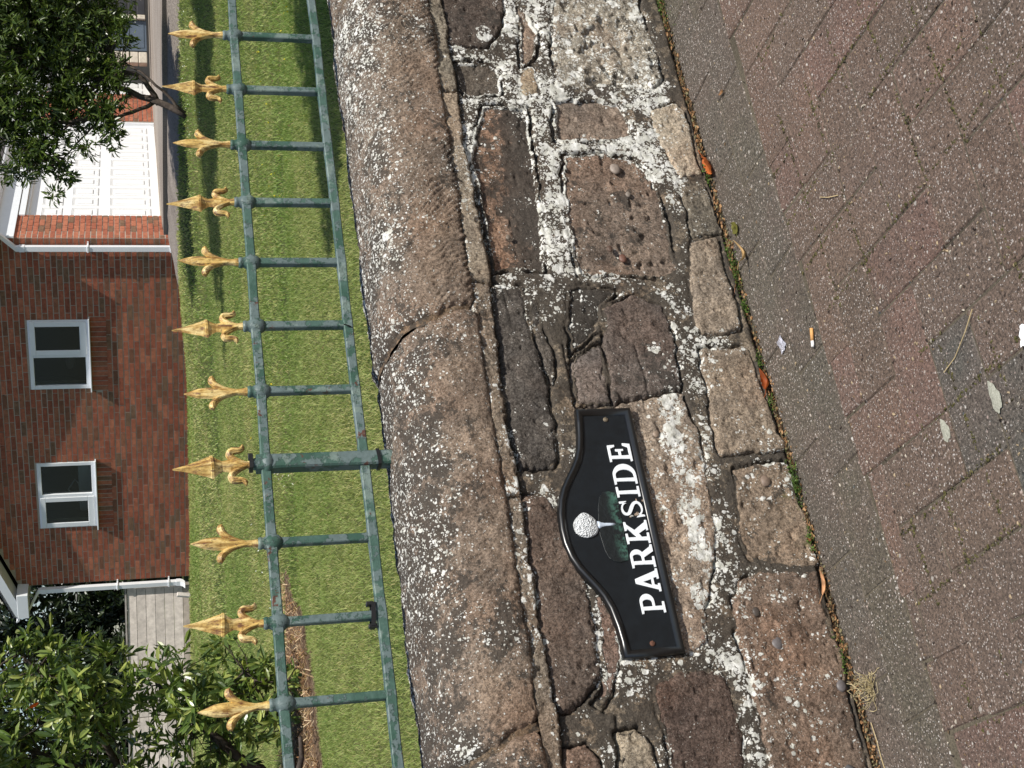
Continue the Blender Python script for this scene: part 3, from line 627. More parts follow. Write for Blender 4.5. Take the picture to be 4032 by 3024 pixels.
for i in range(-34, 36):
    for j in range(-34, 36):
        r = (i-j) % 4
        if r == 0: lx, ly, rot, L = (i+1.)*W_, (j+.5)*W_, 0, 2*W_
        elif r == 3: lx, ly, rot, L = (i+.5)*W_, (j+1.)*W_, math.pi/2, 2*W_
        else: continue
        lx -= W_*0; x = ox + lx*c_ - ly*s_; y = oy + lx*s_ + ly*c_
        hy = W_ if rot else W_/2
        if y+hy > -.215:                      # blocks cut to the edge course
            if y-hy > -.228: continue
            if rot: 
                top = -.2265; bot = y-hy; L2 = top-bot
                if L2 < .03: continue
                y = (top+bot)/2; L = round(L2, 2); 
            elif y+hy > -.2265:
                top = -.2265; W2 = round(top-(y-hy), 2)
                if W2 < .02: continue
                cands.append((x, top-W2/2-.001, rot+th, L, redc(), W2)); continue
        if x < -2. or x > 4.2 or y < -4.2: continue
        col = redc()
        if abs(x-.79) < .09 and abs(y+.62) < .09: col = tuple(np.array(lin((88, 89, 85))))
        cands.append((x, y, rot+th, L, col))
cl = lambda q: q[0]*FW[0]+(q[1]+2.0534)*FW[1]
def inview(q):
    d = np.array([q[0], q[1]+2.0534, -1.15]); c = AX.T @ d
    if c[2] <= 0: return 9
    return max(abs(c[0]/c[2])*2931/829.5, abs(c[1]/c[2])*2931/1106)
cands.sort(key=inview)
rest = MB()
pcache = {}
for k, (x, y, r, L, col, *W2) in enumerate(cands):
    if k < 292:
        o = link('paver', pm(round(L, 3), *W2), pav, (x, y, random.uniform(-.0009, .0006)), (random.gauss(0, .0045), random.gauss(0, .0045), r+random.gauss(0, .004)), tint=col)
    else:
        c2, s2 = math.cos(r), math.sin(r); a, b = (L-G_)/2, (W_-G_)/2
        P4 = [(x+p*c2-q*s2, y+p*s2+q*c2) for p, q in ((-a, -b), (a, -b), (a, b), (-a, b))]
        V = [(p, q, -.03) for p, q in P4]+[(p, q, random.uniform(-.001, .0005)) for p, q in P4]
        rest.add(V, [(4, 5, 6, 7), (0, 1, 5, 4), (1, 2, 6, 5), (2, 3, 7, 6), (3, 0, 4, 7)])
o = rest.build('paver', M['paver'], pav, kind='stuff'); o.color = (*lin((102, 90, 82)), 1)
# pale worn lichen spots on the blocks
for (x, y, rx, ry) in ((.788, -.608, .024, .011), (.806, -.476, .018, .010)):
    a = np.linspace(0, 2*np.pi, 26)[:-1]; rr = 1+.13*np.array([math.sin(3*t+x*9)+.6*math.sin(7*t) for t in a])
    V = np.r_[[(x, y, .0036)], np.c_[x+rx*rr*np.cos(a), y+ry*rr*np.sin(a), np.full(25, .0022)]]
    link('lichen_spot', mesh_np('lichen_spot', V, [[(0, 1+i, 1+(i+1) % 25) for i in range(25)]], simple('grey_lichen_crust', (.34, .34, .28), .9, .1, .3, 300, .001)), pav)

# ------------------------------------------------------------------ iron railing on the coping
rail = thing('railing', 'green painted iron railing with gold finials on top of the stone wall', 'railing', (1.3, .15, .715))
def R0(mb, name, mat, parent=rail, smooth=False, base=(1.3, .15, .715), **k):
    for a in mb.v: a -= np.array(base)
    return mb.build(name, mat, parent, smooth, **k)
RZT, RZB, RY = .9355, .7595, .15
BX = [(2.149, 0), (1.996, 1), (1.846, 0), (1.699, 1), (1.552, 0), (1.405, 1), (1.262, 0), (1.112, 2), (.958, 0), (.812, 1), (.671, 0), (.527, 1), (.38, 0), (.236, 1), (.09, 0), (-.06, 2), (-.205, 1), (-.35, 0), (-.495, 1), (-.64, 0), (-.785, 1), (-.93, 0), (2.295, 1), (2.44, 0), (2.587, 1), (2.735, 2), (2.88, 0), (3.03, 1), (3.18, 0)]
def bar_section(pts, h, w=None, tw=None):
    w = w or h; rings = []
    for i, p in enumerate(pts):
        a = (tw[i] if tw is not None else 0); ring = []
        ch = .22*h
        for dy, dz in ((-w, -h+ch), (-w, h-ch), (-w+ch, h), (w-ch, h), (w, h-ch), (w, -h+ch), (w-ch, -h), (-w+ch, -h)):
            ring.append((dy*math.cos(a)-dz*math.sin(a), dy*math.sin(a)+dz*math.cos(a)))
        rings.append(ring)
    return rings
for (zz, nm, h) in ((RZT, 'top_rail', .0086), (RZB, 'bottom_rail', .0086)):
    xs = np.arange(-1.05, 3.4, .02); mb = MB(); R = []
    for x in xs:
        near = min(abs(x-b) for b, _ in BX); hh = h*(1+.10*math.exp(-(near/.02)**2))
        dz = .0012*vnoise(x*7, 0., seed=3 if nm == 'top_rail' else 8); dy = .001*vnoise(x*6, 3., seed=4)
        s = bar_section([0], hh)[0]; R.append([(x, RY+a+dy, zz+b+dz) for a, b in s])
    mb.loft(R); R0(mb, nm, M['iron'])
# finials: the tall spearhead and the short bud, cast flat with a ridge
def tall_finial():
    mb = MB()
    pr = [(0, .0078, .0078), (.010, .0066, .0066), (.018, .0060, .0058), (.028, .0095, .007), (.038, .0130, .0075), (.046, .0105, .007), (.052, .0100, .0072), (.060, .0145, .0095), (.0660, .0195, .0120), (.0665, .0215, .0140), (.0705, .0218, .0142), (.0715, .0200, .0125), (.090, .0135, .0085), (.112, .0062, .0046), (.128, .0024, .0022), (.133, .0012, .0012)]
    rings = []
    for z, hx, hy in pr:
        if z < .03: ring = [(hx*math.cos(a), hy*math.sin(a), z) for a in np.arange(8)*np.pi/4]
        else: ring = [(hx, 0, z), (hx*.42, hy*.58, z), (0, hy, z), (-hx*.42, hy*.58, z), (-hx, 0, z), (-hx*.42, -hy*.58, z), (0, -hy, z), (hx*.42, -hy*.58, z)]
        rings.append(ring)
    mb.loft(rings)
    for sx in (1, -1):
        pts = np.array([(.002, 0, .010), (.006, 0, .022), (.0125, 0, .034), (.020, 0, .0395), (.0262, 0, .036), (.0275, 0, .0285), (.0272, 0, .022), (.0305, 0, .0165), (.0365, 0, .0150)]); pts[:, 0] *= sx
        t = np.linspace(0, 8, 25); pts = np.stack([np.interp(t, np.arange(9), pts[:, i]) for i in range(3)], 1)
        pts[1:-1] = (pts[:-2]+pts[1:-1]*2+pts[2:])/4
        rad = np.interp(np.linspace(0, 1, 25), [0, .25, .5, .75, .92, 1], [.0036, .0060, .0070, .0055, .0048, .0016])
        for dy, k in ((0, 1.), (-.0045, .48), (.0045, .48)): mb.tube(pts+np.array([0, dy, .0006*abs(dy)*1000/4.5]), rad*k*np.where(dy == 0, 1.0, 1.), 7, ell=1.1 if dy == 0 else 1., up=(0, 1, 0))
    return mb
def short_finial():
    mb = MB()
    pr = [(0, .0082, .0082), (.006, .0078, .0078), (.012, .0066, .0066), (.022, .0062, .0058), (.034, .0075, .0060), (.046, .0105, .0065), (.056, .0115, .0068), (.066, .0118, .0074), (.076, .0118, .0078), (.090, .0104, .0070), (.102, .0062, .0044), (.111, .0028, .0022), (.116, .0008, .0008)]
    rings = []
    for z, hx, hy in pr:
        if z < .03: ring = [(hx*math.cos(a), hy*math.sin(a), z) for a in np.arange(8)*np.pi/4]
        else: ring = [(hx, 0, z), (hx*.7, hy*.62, z), (0, hy, z), (-hx*.7, hy*.62, z), (-hx, 0, z), (-hx*.7, -hy*.62, z), (0, -hy, z), (hx*.7, -hy*.62, z)]
        rings.append(ring)
    mb.loft(rings)
    for sx in (1, -1):
        pts = np.array([(.002, 0, .018), (.0045, 0, .032), (.0085, 0, .046), (.0150, 0, .0575), (.0225, 0, .0645), (.0300, 0, .0655), (.0345, 0, .0630)]); pts[:, 0] *= sx
        t = np.linspace(0, 6, 19); pts = np.stack([np.interp(t, np.arange(7), pts[:, i]) for i in range(3)], 1); pts[1:-1] = (pts[:-2]+pts[1:-1]*2+pts[2:])/4
        rad = np.interp(np.linspace(0, 1, 19), [0, .3, .55, .75, .9, 1], [.0030, .0052, .0078, .0092, .0064, .0010])
        for dy, k in ((0, .85), (-.004, .5), (.004, .5)): mb.tube(pts+np.array([0, dy, 0]), rad*k, 7, ell=1., up=(0, 1, 0))
    return mb
def mesh_only(mb, mat, smooth=False):
    o = mb.build('t', mat, smooth=smooth); me = o.data; bpy.data.objects.remove(o); return me
FT, FS = mesh_only(tall_finial(), M['gold']), mesh_only(short_finial(), M['gold'])
for i, (x, kind) in enumerate(BX):
    mb = MB(); zb, zt = (RZB+.004, RZT-.006) if kind < 2 else (.665, RZT+.018)
    h = (.0075, .0075, .0142)[kind]; tw = (0, .25, 0)[kind]; zs = np.linspace(zb, zt, 14); R = []
    for z in zs:
        a = tw*((z-zb)/(zt-zb)-.5)*(1 if i % 4 else -1); sec = bar_section([0], h*(1+.04*vnoise(z*40, x, seed=6)), h, [a])[0]
        R.append([(x+q, RY+p, z) for p, q in sec])
    mb.loft(R); b = R0(mb, 'post' if kind == 2 else 'bar', M['iron'])
    # swollen boss where the bar passes through the top rail, and the collar under the finial
    mb = MB(); rr = .0135 if kind < 2 else .0175
    prof_ = [(-.017, .0092), (-.013, .0122), (-.006, 1.08*rr), (.003, 1.08*rr), (.010, .0125), (.016, .0098), (.0185, .0112), (.0225, .0108), (.0245, .0085)]
    mb.loft([[(x+r*math.cos(a)*(1.15 if abs(z) < .01 else 1), RY+r*math.sin(a), RZT+z) for a in np.arange(12)*np.pi/6] for z, r in prof_]); R0(mb, 'boss', M['iron'], smooth=True)
    f = link('finial', FT if kind else FS, b, (x-1.3, 0, RZT+.0225-.715), (random.gauss(0, .02), random.gauss(0, .025), random.gauss(0, .06)))
    if kind == 2: f.scale = (1.06, 1.06, 1.06)
# plastic ties
def ring_tie(name, label, x, z, rx, ry, hz, nub, loc_group=None, tilt=0.):
    mb = MB(); n = 24; V = []; 
    for k in range(n):
        a = 2*np.pi*k/n; r = 1/max(abs(math.cos(a)), abs(math.sin(a)))**.75; X_, Y_ = rx*r*math.cos(a), ry*r*math.sin(a); o = .0022
        dz = tilt*X_
        for q, zz in ((0, -hz), (o, -hz), (o, hz), (0, hz)): V.append((X_+q*math.cos(a), Y_+q*math.sin(a), zz+dz))
    Q = [(k*4+j, k*4+(j+1) % 4, ((k+1) % n)*4+(j+1) % 4, ((k+1) % n)*4+j) for k in range(n) for j in range(4)]
    mb.add(V, Q)
    o = mb.build(name, M['black']); o.location = (x, RY, z)
    tag(o, label, 'cable tie', 'black plastic ties on the railing')
    if nub:
        mb = MB(); mb.box(nub[0], nub[1], bev=.0008); mb.build('tie_head', M['black'], o)
    return o
ring_tie('cable_tie', 'black cable tie round the post just below its gold finial', 1.112, .9625, .0105, .0105, .0034, ((.009, -.008, -.004), (.019, .001, .0045)))
ring_tie('cable_tie', 'black cable tie low on the thick post near the coping', 1.112, .7335, .0150, .0150, .003, None, tilt=.08)
o = ring_tie('cable_tie', 'black plastic tie standing out both sides at the foot of a bar', .812, .7745, .0215, .0105, .0038, ((-.024, -.010, -.005), (-.017, -.002, .010)), tilt=-.1)
mb = MB(); mb.box((.017, -.009, -.002), (.024, .002, .010), bev=.0008); mb.build('tie_head', M['black'], o)
mb = MB(); mb.tube([(0, 0, 0), (0, -.004, .004), (.002, -.006, .014)], .0014, 5); o = mb.build('wire_end', M['black']); o.location = (1.395, RY-.009, RZB-.003); tag(o, 'short black wire end poking out under the bottom rail', 'wire')
mb = MB(); mb.tube([(0, 0, -.004), (0, 0, .003)], .0075, 9, up=(0, 1, 0)); o = mb.build('wire_end', M['black']); o.location = (.49, RY-.006, RZB+.006); tag(o, 'small black clip stub on the bottom rail at the near end', 'clip')

# ------------------------------------------------------------------ house sign
top = [(1.1146, .397), (1.085, .3995), (1.0584, .4035), (1.035, .4085), (1.0152, .4160), (.9980, .4260), (.9800, .4380), (.9600, .4500), (.9370, .4590), (.9100, .4650), (.8810, .4668), (.8560, .4652), (.8300, .4590), (.8080, .4490), (.7900, .4370), (.7722, .4245), (.7560, .4150), (.7350, .4070), (.7025, .4010), (.6760, .3985), (.6487, .3980)]
OUT = top + [(.6487, .2905), (1.1146, .2915)]
OUT = [(x, z) for x, z in OUT]
def offset_poly(P, d):
    P = np.array(P); n = len(P); R = []
    A = .5*sum(P[i][0]*P[(i+1) % n][1]-P[(i+1) % n][0]*P[i][1] for i in range(n)); sg = 1 if A > 0 else -1
    for i in range(n):
        a, b, c = P[i-1], P[i], P[(i+1) % n]; e1 = (b-a)/np.linalg.norm(b-a); e2 = (c-b)/np.linalg.norm(c-b)
        n1 = np.array([-e1[1], e1[0]])*sg; n2 = np.array([-e2[1], e2[0]])*sg; m = n1+n2; m /= np.linalg.norm(m); R.append(b+m*d/max(.4, m@n1))
    return R
sign = thing('house_sign', 'black metal name plate reading PARKSIDE with a white golf ball, screwed to the stone wall', 'sign', (.8817, -.006, .29))
SB = np.array([.8817, -.006, .29])
def S0(mb, name, mat, **k):
    for a in mb.v: a -= SB
    return mb.build(name, mat, sign, **k)
def prism(P, y0, y1, holes=(), bevel=0):
    """extruded outline facing -y, made as a filled curve so that holes stay open"""
    cu = bpy.data.curves.new('c', 'CURVE'); cu.dimensions = '2D'; cu.fill_mode = 'BOTH'; cu.extrude = abs(y1-y0)/2-bevel; cu.bevel_depth = bevel; cu.bevel_resolution = 1
    for L in (P, *holes):
        sp = cu.splines.new('POLY'); sp.points.add(len(L)-1); sp.use_cyclic_u = True
        for q, (x, z) in zip(sp.points, L): q.co = (x, z, 0, 1)
    ob = bpy.data.objects.new('c', cu); COL.objects.link(ob); dg = bpy.context.evaluated_depsgraph_get()
    me = bpy.data.meshes.new_from_object(ob.evaluated_get(dg)); bpy.data.objects.remove(ob)
    me.transform(Matrix.Translation((0, (y0+y1)/2, 0)) @ Matrix.Rotation(math.pi/2, 4, 'X')); return me
def sgn(name, me, mat):
    me.materials.clear(); me.materials.append(mat); me.transform(Matrix.Translation(-Vector(SB))); return link(name, me, sign)
sgn('plate', prism(offset_poly(OUT, .003), -.004, -.0105), M['signblack'])
# rounded moulding round the rim
def moulding(width, ys):
    rings = [offset_poly(OUT, w) for w, _ in ys]; V = []; n = len(OUT)
    for (w, y), rg in zip(ys, rings): V += [(p[0], y, p[1]) for p in rg]
    Q = [(k*n+j, k*n+(j+1) % n, (k+1)*n+(j+1) % n, (k+1)*n+j) for k in range(len(ys)-1) for j in range(n)]
    mb = MB(); mb.add(V, Q); return mb
S0(moulding(0, [(.0, -.002), (.0, -.0125), (.0015, -.0150), (.0035, -.0166), (.0055, -.0171), (.0072, -.0167), (.0095, -.0152), (.0115, -.0136), (.0130, -.0122), (.0136, -.0100)]), 'frame', M['signframe'], smooth=True)
def arc(cx, cy, rx, ry, a0, a1, n=12): return [(cx+rx*math.cos(math.radians(a)), cy+ry*math.sin(math.radians(a))) for a in np.linspace(a0, a1, n)]
G = {
'P': (.80, [(0, 0), (.44, 0), (.44, .07), (.268, .08), (.268, .41), (.48, .41)]+arc(.48, .705, .31, .295, -88, 90)+[(0, 1), (0, .93), (.128, .92), (.128, .08), (0, .07)], [[(.268, .49), (.45, .49)]+arc(.45, .705, .12, .215, -88, 88)+[(.268, .92)]]),
'A': (1.0, [(0, 0), (.34, 0), (.34, .07), (.25, .08), (.30, .24), (.60, .24), (.65, .08), (.56, .07), (.56, 0), (1.0, 0), (1.0, .07), (.91, .08), (.59, 1), (.41, 1), (.09, .08), (0, .07)], [[(.268, .32), (.57, .32), (.45, .72)]]),
'R': (.95, [(0, 0), (.44, 0), (.44, .07), (.268, .08), (.268, .44), (.42, .44), (.66, 0), (.95, 0), (.95, .07), (.87, .09), (.64, .46)]+arc(.49, .72, .28, .28, -58, 90)+[(0, 1), (0, .93), (.128, .92), (.128, .08), (0, .07)], [[(.268, .52), (.46, .52)]+arc(.46, .72, .11, .2, -88, 88)+[(.268, .92)]]),
'K': (1.0, [(0, 0), (.44, 0), (.44, .07), (.268, .08), (.268, .34), (.43, .44), (.64, .08), (.56, .07), (.56, 0), (1.0, 0), (1.0, .07), (.92, .08), (.58, .60), (.84, .91), (.95, .93), (.95, 1), (.58, 1), (.58, .93), (.67, .91), (.268, .50), (.268, .92), (.44, .93), (.44, 1), (0, 1), (0, .93), (.128, .92), (.128, .08), (0, .07)], []),
'I': (.44, [(0, 0), (.44, 0), (.44, .07), (.268, .08), (.268, .92), (.44, .93), (.44, 1), (0, 1), (0, .93), (.128, .92), (.128, .08), (0, .07)], []),
'D': (.92, [(0, 0), (.42, 0)]+arc(.42, .5, .50, .5, -90, 90, 22)+[(0, 1), (0, .93), (.128, .92), (.128, .08), (0, .07)], [[(.268, .09), (.40, .09)]+arc(.40, .5, .27, .41, -86, 86, 20)+[(.268, .91)]]),
'E': (.84, [(0, 0), (.80, 0), (.84, .31), (.76, .31), (.66, .09), (.268, .09), (.268, .46), (.48, .46), (.50, .34), (.57, .34), (.57, .67), (.50, .67), (.48, .55), (.268, .55), (.268, .91), (.62, .91), (.70, .70), (.78, .70), (.76, 1), (0, 1), (0, .93), (.128, .92), (.128, .08), (0, .07)], []),
}
def s_outline():
    c = np.array([(.70, .70), (.66, .82), (.55, .915), (.40, .94), (.25, .90), (.165, .80), (.19, .68), (.33, .585), (.50, .50), (.65, .39), (.70, .26), (.63, .13), (.48, .065), (.32, .07), (.17, .15), (.10, .32)])
    t = np.linspace(0, len(c)-1, 46); c = np.stack([np.interp(t, np.arange(len(c)), c[:, i]) for i in (0, 1)], 1); c[1:-1] = (c[:-2]+2*c[1:-1]+c[2:])/4; c[1:-1] = (c[:-2]+2*c[1:-1]+c[2:])/4
    w_ = np.interp(np.linspace(0, 1, 46), [0, .18, .32, .5, .68, .82, 1], [.034, .036, .06, .080, .06, .036, .034]); T = np.gradient(c, axis=0); T /= np.linalg.norm(T, axis=1)[:, None]; N = np.c_[-T[:, 1], T[:, 0]]
    a, b = c+N*w_[:, None], c-N*w_[:, None]
    return [tuple(p) for p in a]+[(.035, .34), (.04, .0), (.10, .0)]+[tuple(p) for p in b[::-1]][1:]+[(.76, .69), (.745, .995), (.68, .985)]
G['S'] = (.80, s_outline(), [])
for ch, x0, x1 in (('P', .7222, .7570), ('A', .7600, .8010), ('R', .8045, .8455), ('K', .8490, .8915), ('S', .8970, .9310), ('I', .9375, .9570), ('D', .9625, 1.0015), ('E', 1.0070, 1.0426)):
    wd, P, H = G[ch]; f = lambda L: [(x0+p/wd*(x1-x0), .3085+q*.0420) for p, q in L]
    sgn('letter', prism(f(P), -.0100, -.0128, [f(h) for h in H], .0004), M['lettering'])
V, Q = blob((.0225, .0085, .0225), 3, 22); mb = MB(); mb.add(V*1.0+np.array([.888, -.0125, .4195]), Q)
bm_ = NM('dimpled_white_paint', .5, .4); d, cc_ = bm_.vor(260); d2, _ = bm_.vor(420); bm_.bump(bm_.math('ADD', d, d2), .0035, 1.); M['golf'] = bm_.done(bm_.mix(bm_.step(d, .0, .6), (.55, .58, .59), (.80, .82, .82)))
S0(mb, 'golf_ball', M['golf'], smooth=True)
mb = MB(); mb.loft([[(.8875+hx*math.cos(a), -.0115+hx*.5*math.sin(a), z) for a in np.arange(10)*np.pi/5] for z, hx in ((.3985, .0075), (.3945, .0070), (.3905, .0048), (.385, .0034), (.375, .0028), (.366, .0022))])
S0(mb, 'tee', simple('pale_blue_white_paint', (.62, .70, .80), .4, .5, .15, 200), smooth=True)
turf = [(.8205, .3555), (.8420, .3530), (.8650, .3545), (.8850, .3520), (.9100, .3535), (.9300, .3525), (.9460, .3545), (.9495, .3640), (.9485, .3760), (.9400, .3840), (.9200, .3900), (.9050, .3925), (.8880, .3955), (.8700, .3965), (.8560, .3950), (.8400, .3930), (.8270, .3890), (.8195, .3810), (.8170, .3700)]
sgn('turf', prism(turf, -.0095, -.0120, bevel=.0006), M['turf'])
for x, z in ((1.0926, .3425), (.6703, .344)):
    mb = MB(); mb.loft([[(x+r*math.cos(a), y, z+r*math.sin(a)) for a in np.arange(14)*np.pi/7] for r, y in ((.0048, -.0100), (.0048, -.0112), (.0036, -.0128), (.0015, -.0133))]); mb.box((x-.0042, -.0137, z-.0005), (x+.0042, -.0128, z+.0005))
    S0(mb, 'screw', M['screw'] if x > 1 else simple('rusty_screw', (.12, .055, .035), .8, .3, .4, 400))

# ------------------------------------------------------------------ small things on the pavement
def leaf_mesh(name, L, W, col, curl=.3, fold=.4, seed=0, n=10, tooth=.0, stem=True):
    rs = np.random.default_rng(seed); V = []; C = []
    for i in range(n+1):
        t = i/n; w_ = W/2*math.sin(math.pi*min(1, t**.8))**.7*(1+tooth*(1 if i % 2 else -1)) if 0 < i < n else .0004
        for j in range(5):
            s_ = (j-2)/2; x = (t-.5)*L; y = w_*s_*math.cos(fold*abs(s_)); zz = abs(s_)*w_*math.sin(fold)+curl*L*((t-.5)**2)*1.2 + .10*W*float(vnoise(t*5+seed, s_*2, seed=seed))
            V.append((x, y, zz)); k = .8+.35*float(vnoise(t*8, s_*4+seed, seed=seed+1))-.15*(j == 2); C.append(np.array(col)*k)
    Q = [(i*5+j, i*5+j+1, (i+1)*5+j+1, (i+1)*5+j) for i in range(n) for j in range(4)]
    V = np.array(V); V[:, 2] -= V[:, 2].min()
    mb = MB(); mb.add(V, Q)
    mb.c = [np.array(C)]
    if stem: mb.tube([V[2], V[2]+np.array([-L*.15, .002, .002]), V[2]+np.array([-L*.32, .006, .004])], .0009, 4, col=np.array(col)*.6)
    return mesh_only(mb, M['litter'], True)
def put(name, me, label, cat, x, y, z, rz, rx=0, ry=0, group=None):
    o = link(name, me, None, (x, y, z), (rx, ry, rz)); return tag(o, label, cat, group)
LG = 'dead leaves lying at the foot of the wall'
put('dead_leaf', leaf_mesh('leaf', .062, .040, lin((214, 118, 62)), .5, .7, 1, 12, .08), 'large curled orange dead leaf resting against the wall foot', 'leaf', 1.672, -.028, .004, math.radians(200), .35, 0, LG)
put('dead_leaf', leaf_mesh('leaf', .034, .024, lin((120, 118, 58)), .2, .3, 2), 'small flat olive green fallen leaf on the grey edge blocks', 'leaf', 1.493, -.052, .002, math.radians(25), 0, 0, LG)
put('dead_leaf', leaf_mesh('leaf', .060, .014, lin((206, 172, 122)), 1.2, 1.1, 3), 'long pale straw coloured curled leaf on the grey edge blocks', 'leaf', 1.424, -.062, .003, math.radians(10), .2, .1, LG)
put('dead_leaf', leaf_mesh('leaf', .050, .026, lin((176, 92, 46)), 1.1, 1.1, 4, 10, .1), 'crumpled rust brown leaf wedged at the wall foot near the sign end', 'leaf', 1.165, -.006, .004, math.radians(4), .7, 0, LG)
put('dead_leaf', leaf_mesh('leaf', .046, .013, lin((228, 176, 132)), .9, 1.0, 5), 'pale peach twisted leaf in the joint below the sign', 'leaf', .752, -.014, .004, math.radians(-6), .4, .1, LG)
put('dead_leaf', leaf_mesh('leaf', .024, .012, lin((190, 110, 78)), .9, .9, 6), 'tiny red brown leaf fragment in the joint below the sign', 'leaf', .838, -.006, .004, math.radians(70), .3, 0, LG)
put('dead_leaf', leaf_mesh('leaf', .052, .013, lin((196, 146, 116)), .7, 1.0, 8), 'thin pinkish brown rolled leaf lying along the wall foot', 'leaf', 1.405, .0, .006, math.radians(-2), .6, 0, LG)
put('dead_leaf', leaf_mesh('leaf', .020, .010, lin((186, 142, 104)), .6, .6, 9), 'tiny tan leaf scale by a dark joint of the edge blocks', 'leaf', 1.757, -.15, .002, math.radians(80), 0, 0, LG)
# cigarette end
ci = thing('cigarette_end', 'flattened cigarette end with orange filter lying on the pavers', 'cigarette end', (1.1395, -.205, .004), math.atan2(.014, -.031))
mb = MB(); mb.tube([(-.0165, 0, 0), (.006, 0, 0)], .0037, 10, ell=.8); mb.build('filter', simple('orange_cork_paper', (.62, .33, .12), .7, .2, .15, 300), ci, True)
mb = MB(); mb.tube([(.006, 0, 0), (.013, .0005, 0), (.0172, .001, .0008)], [.0037, .0038, .0034], 10, ell=.75); mb.build('paper', simple('white_paper', (.75, .73, .70), .7, .2, .06, 300), ci, True)
def scrap(name, label, x, y, sx, sy, mat, seed, rz=0):
    n = 7; V = []; 
    for i in range(n):
        for j in range(n):
            u_, v_ = i/(n-1)-.5, j/(n-1)-.5; k = 1+.3*float(vnoise(i*.9, j*.9, seed=seed)); V.append((u_*sx*k, v_*sy*k, .0025+.0022*float(vnoise(i*1.1, j*1.1, seed=seed+5))))
    Q = [(i*n+j, (i+1)*n+j, (i+1)*n+j+1, i*n+j+1) for i in range(n-1) for j in range(n-1)]
    o = link(name, mesh_np(name, V, Q, mat), None, (x, y, .001), (0, 0, rz)); return tag(o, label, 'litter')
scrap('wrapper_scrap', 'crumpled scrap of clear plastic wrapper on the grey edge blocks', 1.193, -.096, .030, .021, simple('crinkled_clear_film', (.42, .42, .48), .12, .8, .5, 250, .003), 4, .3)
scrap('paper_scrap', 'small torn white paper scrap on the pavers at the picture edge', .826, -.708, .030, .012, simple('torn_white_paper', (.85, .85, .84), .7, .2, .05, 200), 9, -.5)
# dried root tuft and straws
mb = MB(); rs = np.random.default_rng(3)
for k in range(46):
    a = rs.uniform(0, 2*np.pi); p = np.array([rs.uniform(-.012, .012), rs.uniform(-.010, .010), .003]); d = np.array([math.cos(a)*1.5, math.sin(a)*.8, rs.uniform(.2, 1.3)]); pts = [p]
    for q in range(7): d = d+rs.normal(0, .55, 3); d /= np.linalg.norm(d); p = p+d*.0075; p[2] = max(.001, p[2]); p[:2] *= .96; pts.append(p.copy())
    mb.tube(pts, .00055, 3, col=np.array(lin((206, 190, 150)))*rs.uniform(.6, 1.1), cap=False)
o = mb.build('root_tuft', M['litter']); o.location = (.545, -.062, 0); tag(o, 'tangled tuft of dried pale roots beside the wall foot', 'root tuft')
for k, (p, lab) in enumerate((([(.50, -.03), (.47, -.035), (.44, -.028), (.41, -.032), (.385, -.03)], 'long thin pale straw stretched along the wall foot'), ([(1.33, -.36), (1.31, -.385), (1.295, -.41)], 'short yellow stalk on the red pavers'), ([(.92, -.63), (.90, -.60), (.885, -.555), (.88, -.52)], 'thin bent dry stalk on the dark pavers'))):
    mb = MB(); mb.tube([(x-p[0][0], y-p[0][1], .002+.002*math.sin(i*2)) for i, (x, y) in enumerate(p)], .0008, 4, col=lin((208, 188, 146))); o = mb.build('straw', M['litter']); o.location = (*p[0], .001); tag(o, lab, 'straw')
# crumbs, moss and seedlings in the joint at the wall foot
N = 5200; rs = np.random.default_rng(8)
x = rs.uniform(.2, 2.6, N); y = -.004+rs.normal(0, .0065, N) - .003; clump = vnoise(x*16, x*0, seed=12); keep = (clump > -.45) | (rs.uniform(size=N) < .3); x, y = x[keep], y[keep]; clump = clump[keep]; n = len(x)
sz = rs.uniform(.0012, .0042, n); ang = rs.uniform(0, 2*np.pi, n); zz = .001+rs.uniform(0, .008, n)*np.clip(.5+clump, .2, 1)
V = np.zeros((n, 4, 3)); 
for k, (a, b) in enumerate(((-1, -.5), (1, -.4), (.8, .5), (-.9, .6))):
    V[:, k, 0] = x+sz*(a*np.cos(ang)-b*np.sin(ang)); V[:, k, 1] = y+sz*(a*np.sin(ang)+b*np.cos(ang)); V[:, k, 2] = zz+sz*rs.uniform(-.6, .6, n)
pal = np.array([lin(c) for c in ((74, 58, 42), (110, 84, 58), (150, 112, 78), (58, 50, 38), (132, 124, 92), (178, 140, 100))]); col = pal[rs.integers(0, 6, n)]
o = link('joint_litter', mesh_np('joint_litter', V.reshape(-1, 3), np.arange(4*n).reshape(-1, 4), M['litter'], attrs=dict(tint=np.repeat(col, 4, 0)))); tag(o, 'brown crumbs and bits of leaf in the joint at the wall foot', 'litter', kind='stuff')
V, C = [], []
for (cx_, L, cnt, wd) in ((1.43, .045, 420, .008), (1.335, .02, 120, .006), (.953, .035, 420, .010), (1.12, .015, 60, .006), (2.143, .06, 500, .018), (.845, .02, 120, .006), (1.66, .02, 80, .006), (1.215, .02, 60, .005), (.62, .03, 100, .005)):
    for k in range(cnt):
        p = np.array([cx_+rs.normal(0, L*.6), -.006+rs.normal(0, wd), rs.uniform(.001, .011)]); a = rs.uniform(0, 6.28); s_ = rs.uniform(.0014, .0034); d = np.array([math.cos(a), math.sin(a), rs.uniform(-.2, .8)]); e_ = np.cross(d, (0, 0, 1)); e_ /= np.linalg.norm(e_)
        V += [p, p+d*s_+e_*s_*.6, p+d*s_*2, p+d*s_-e_*s_*.6]; C += [np.array(lin((96, 122, 58)) if rs.uniform() < .7 else lin((60, 78, 40)))*rs.uniform(.6, 1.2)]*4
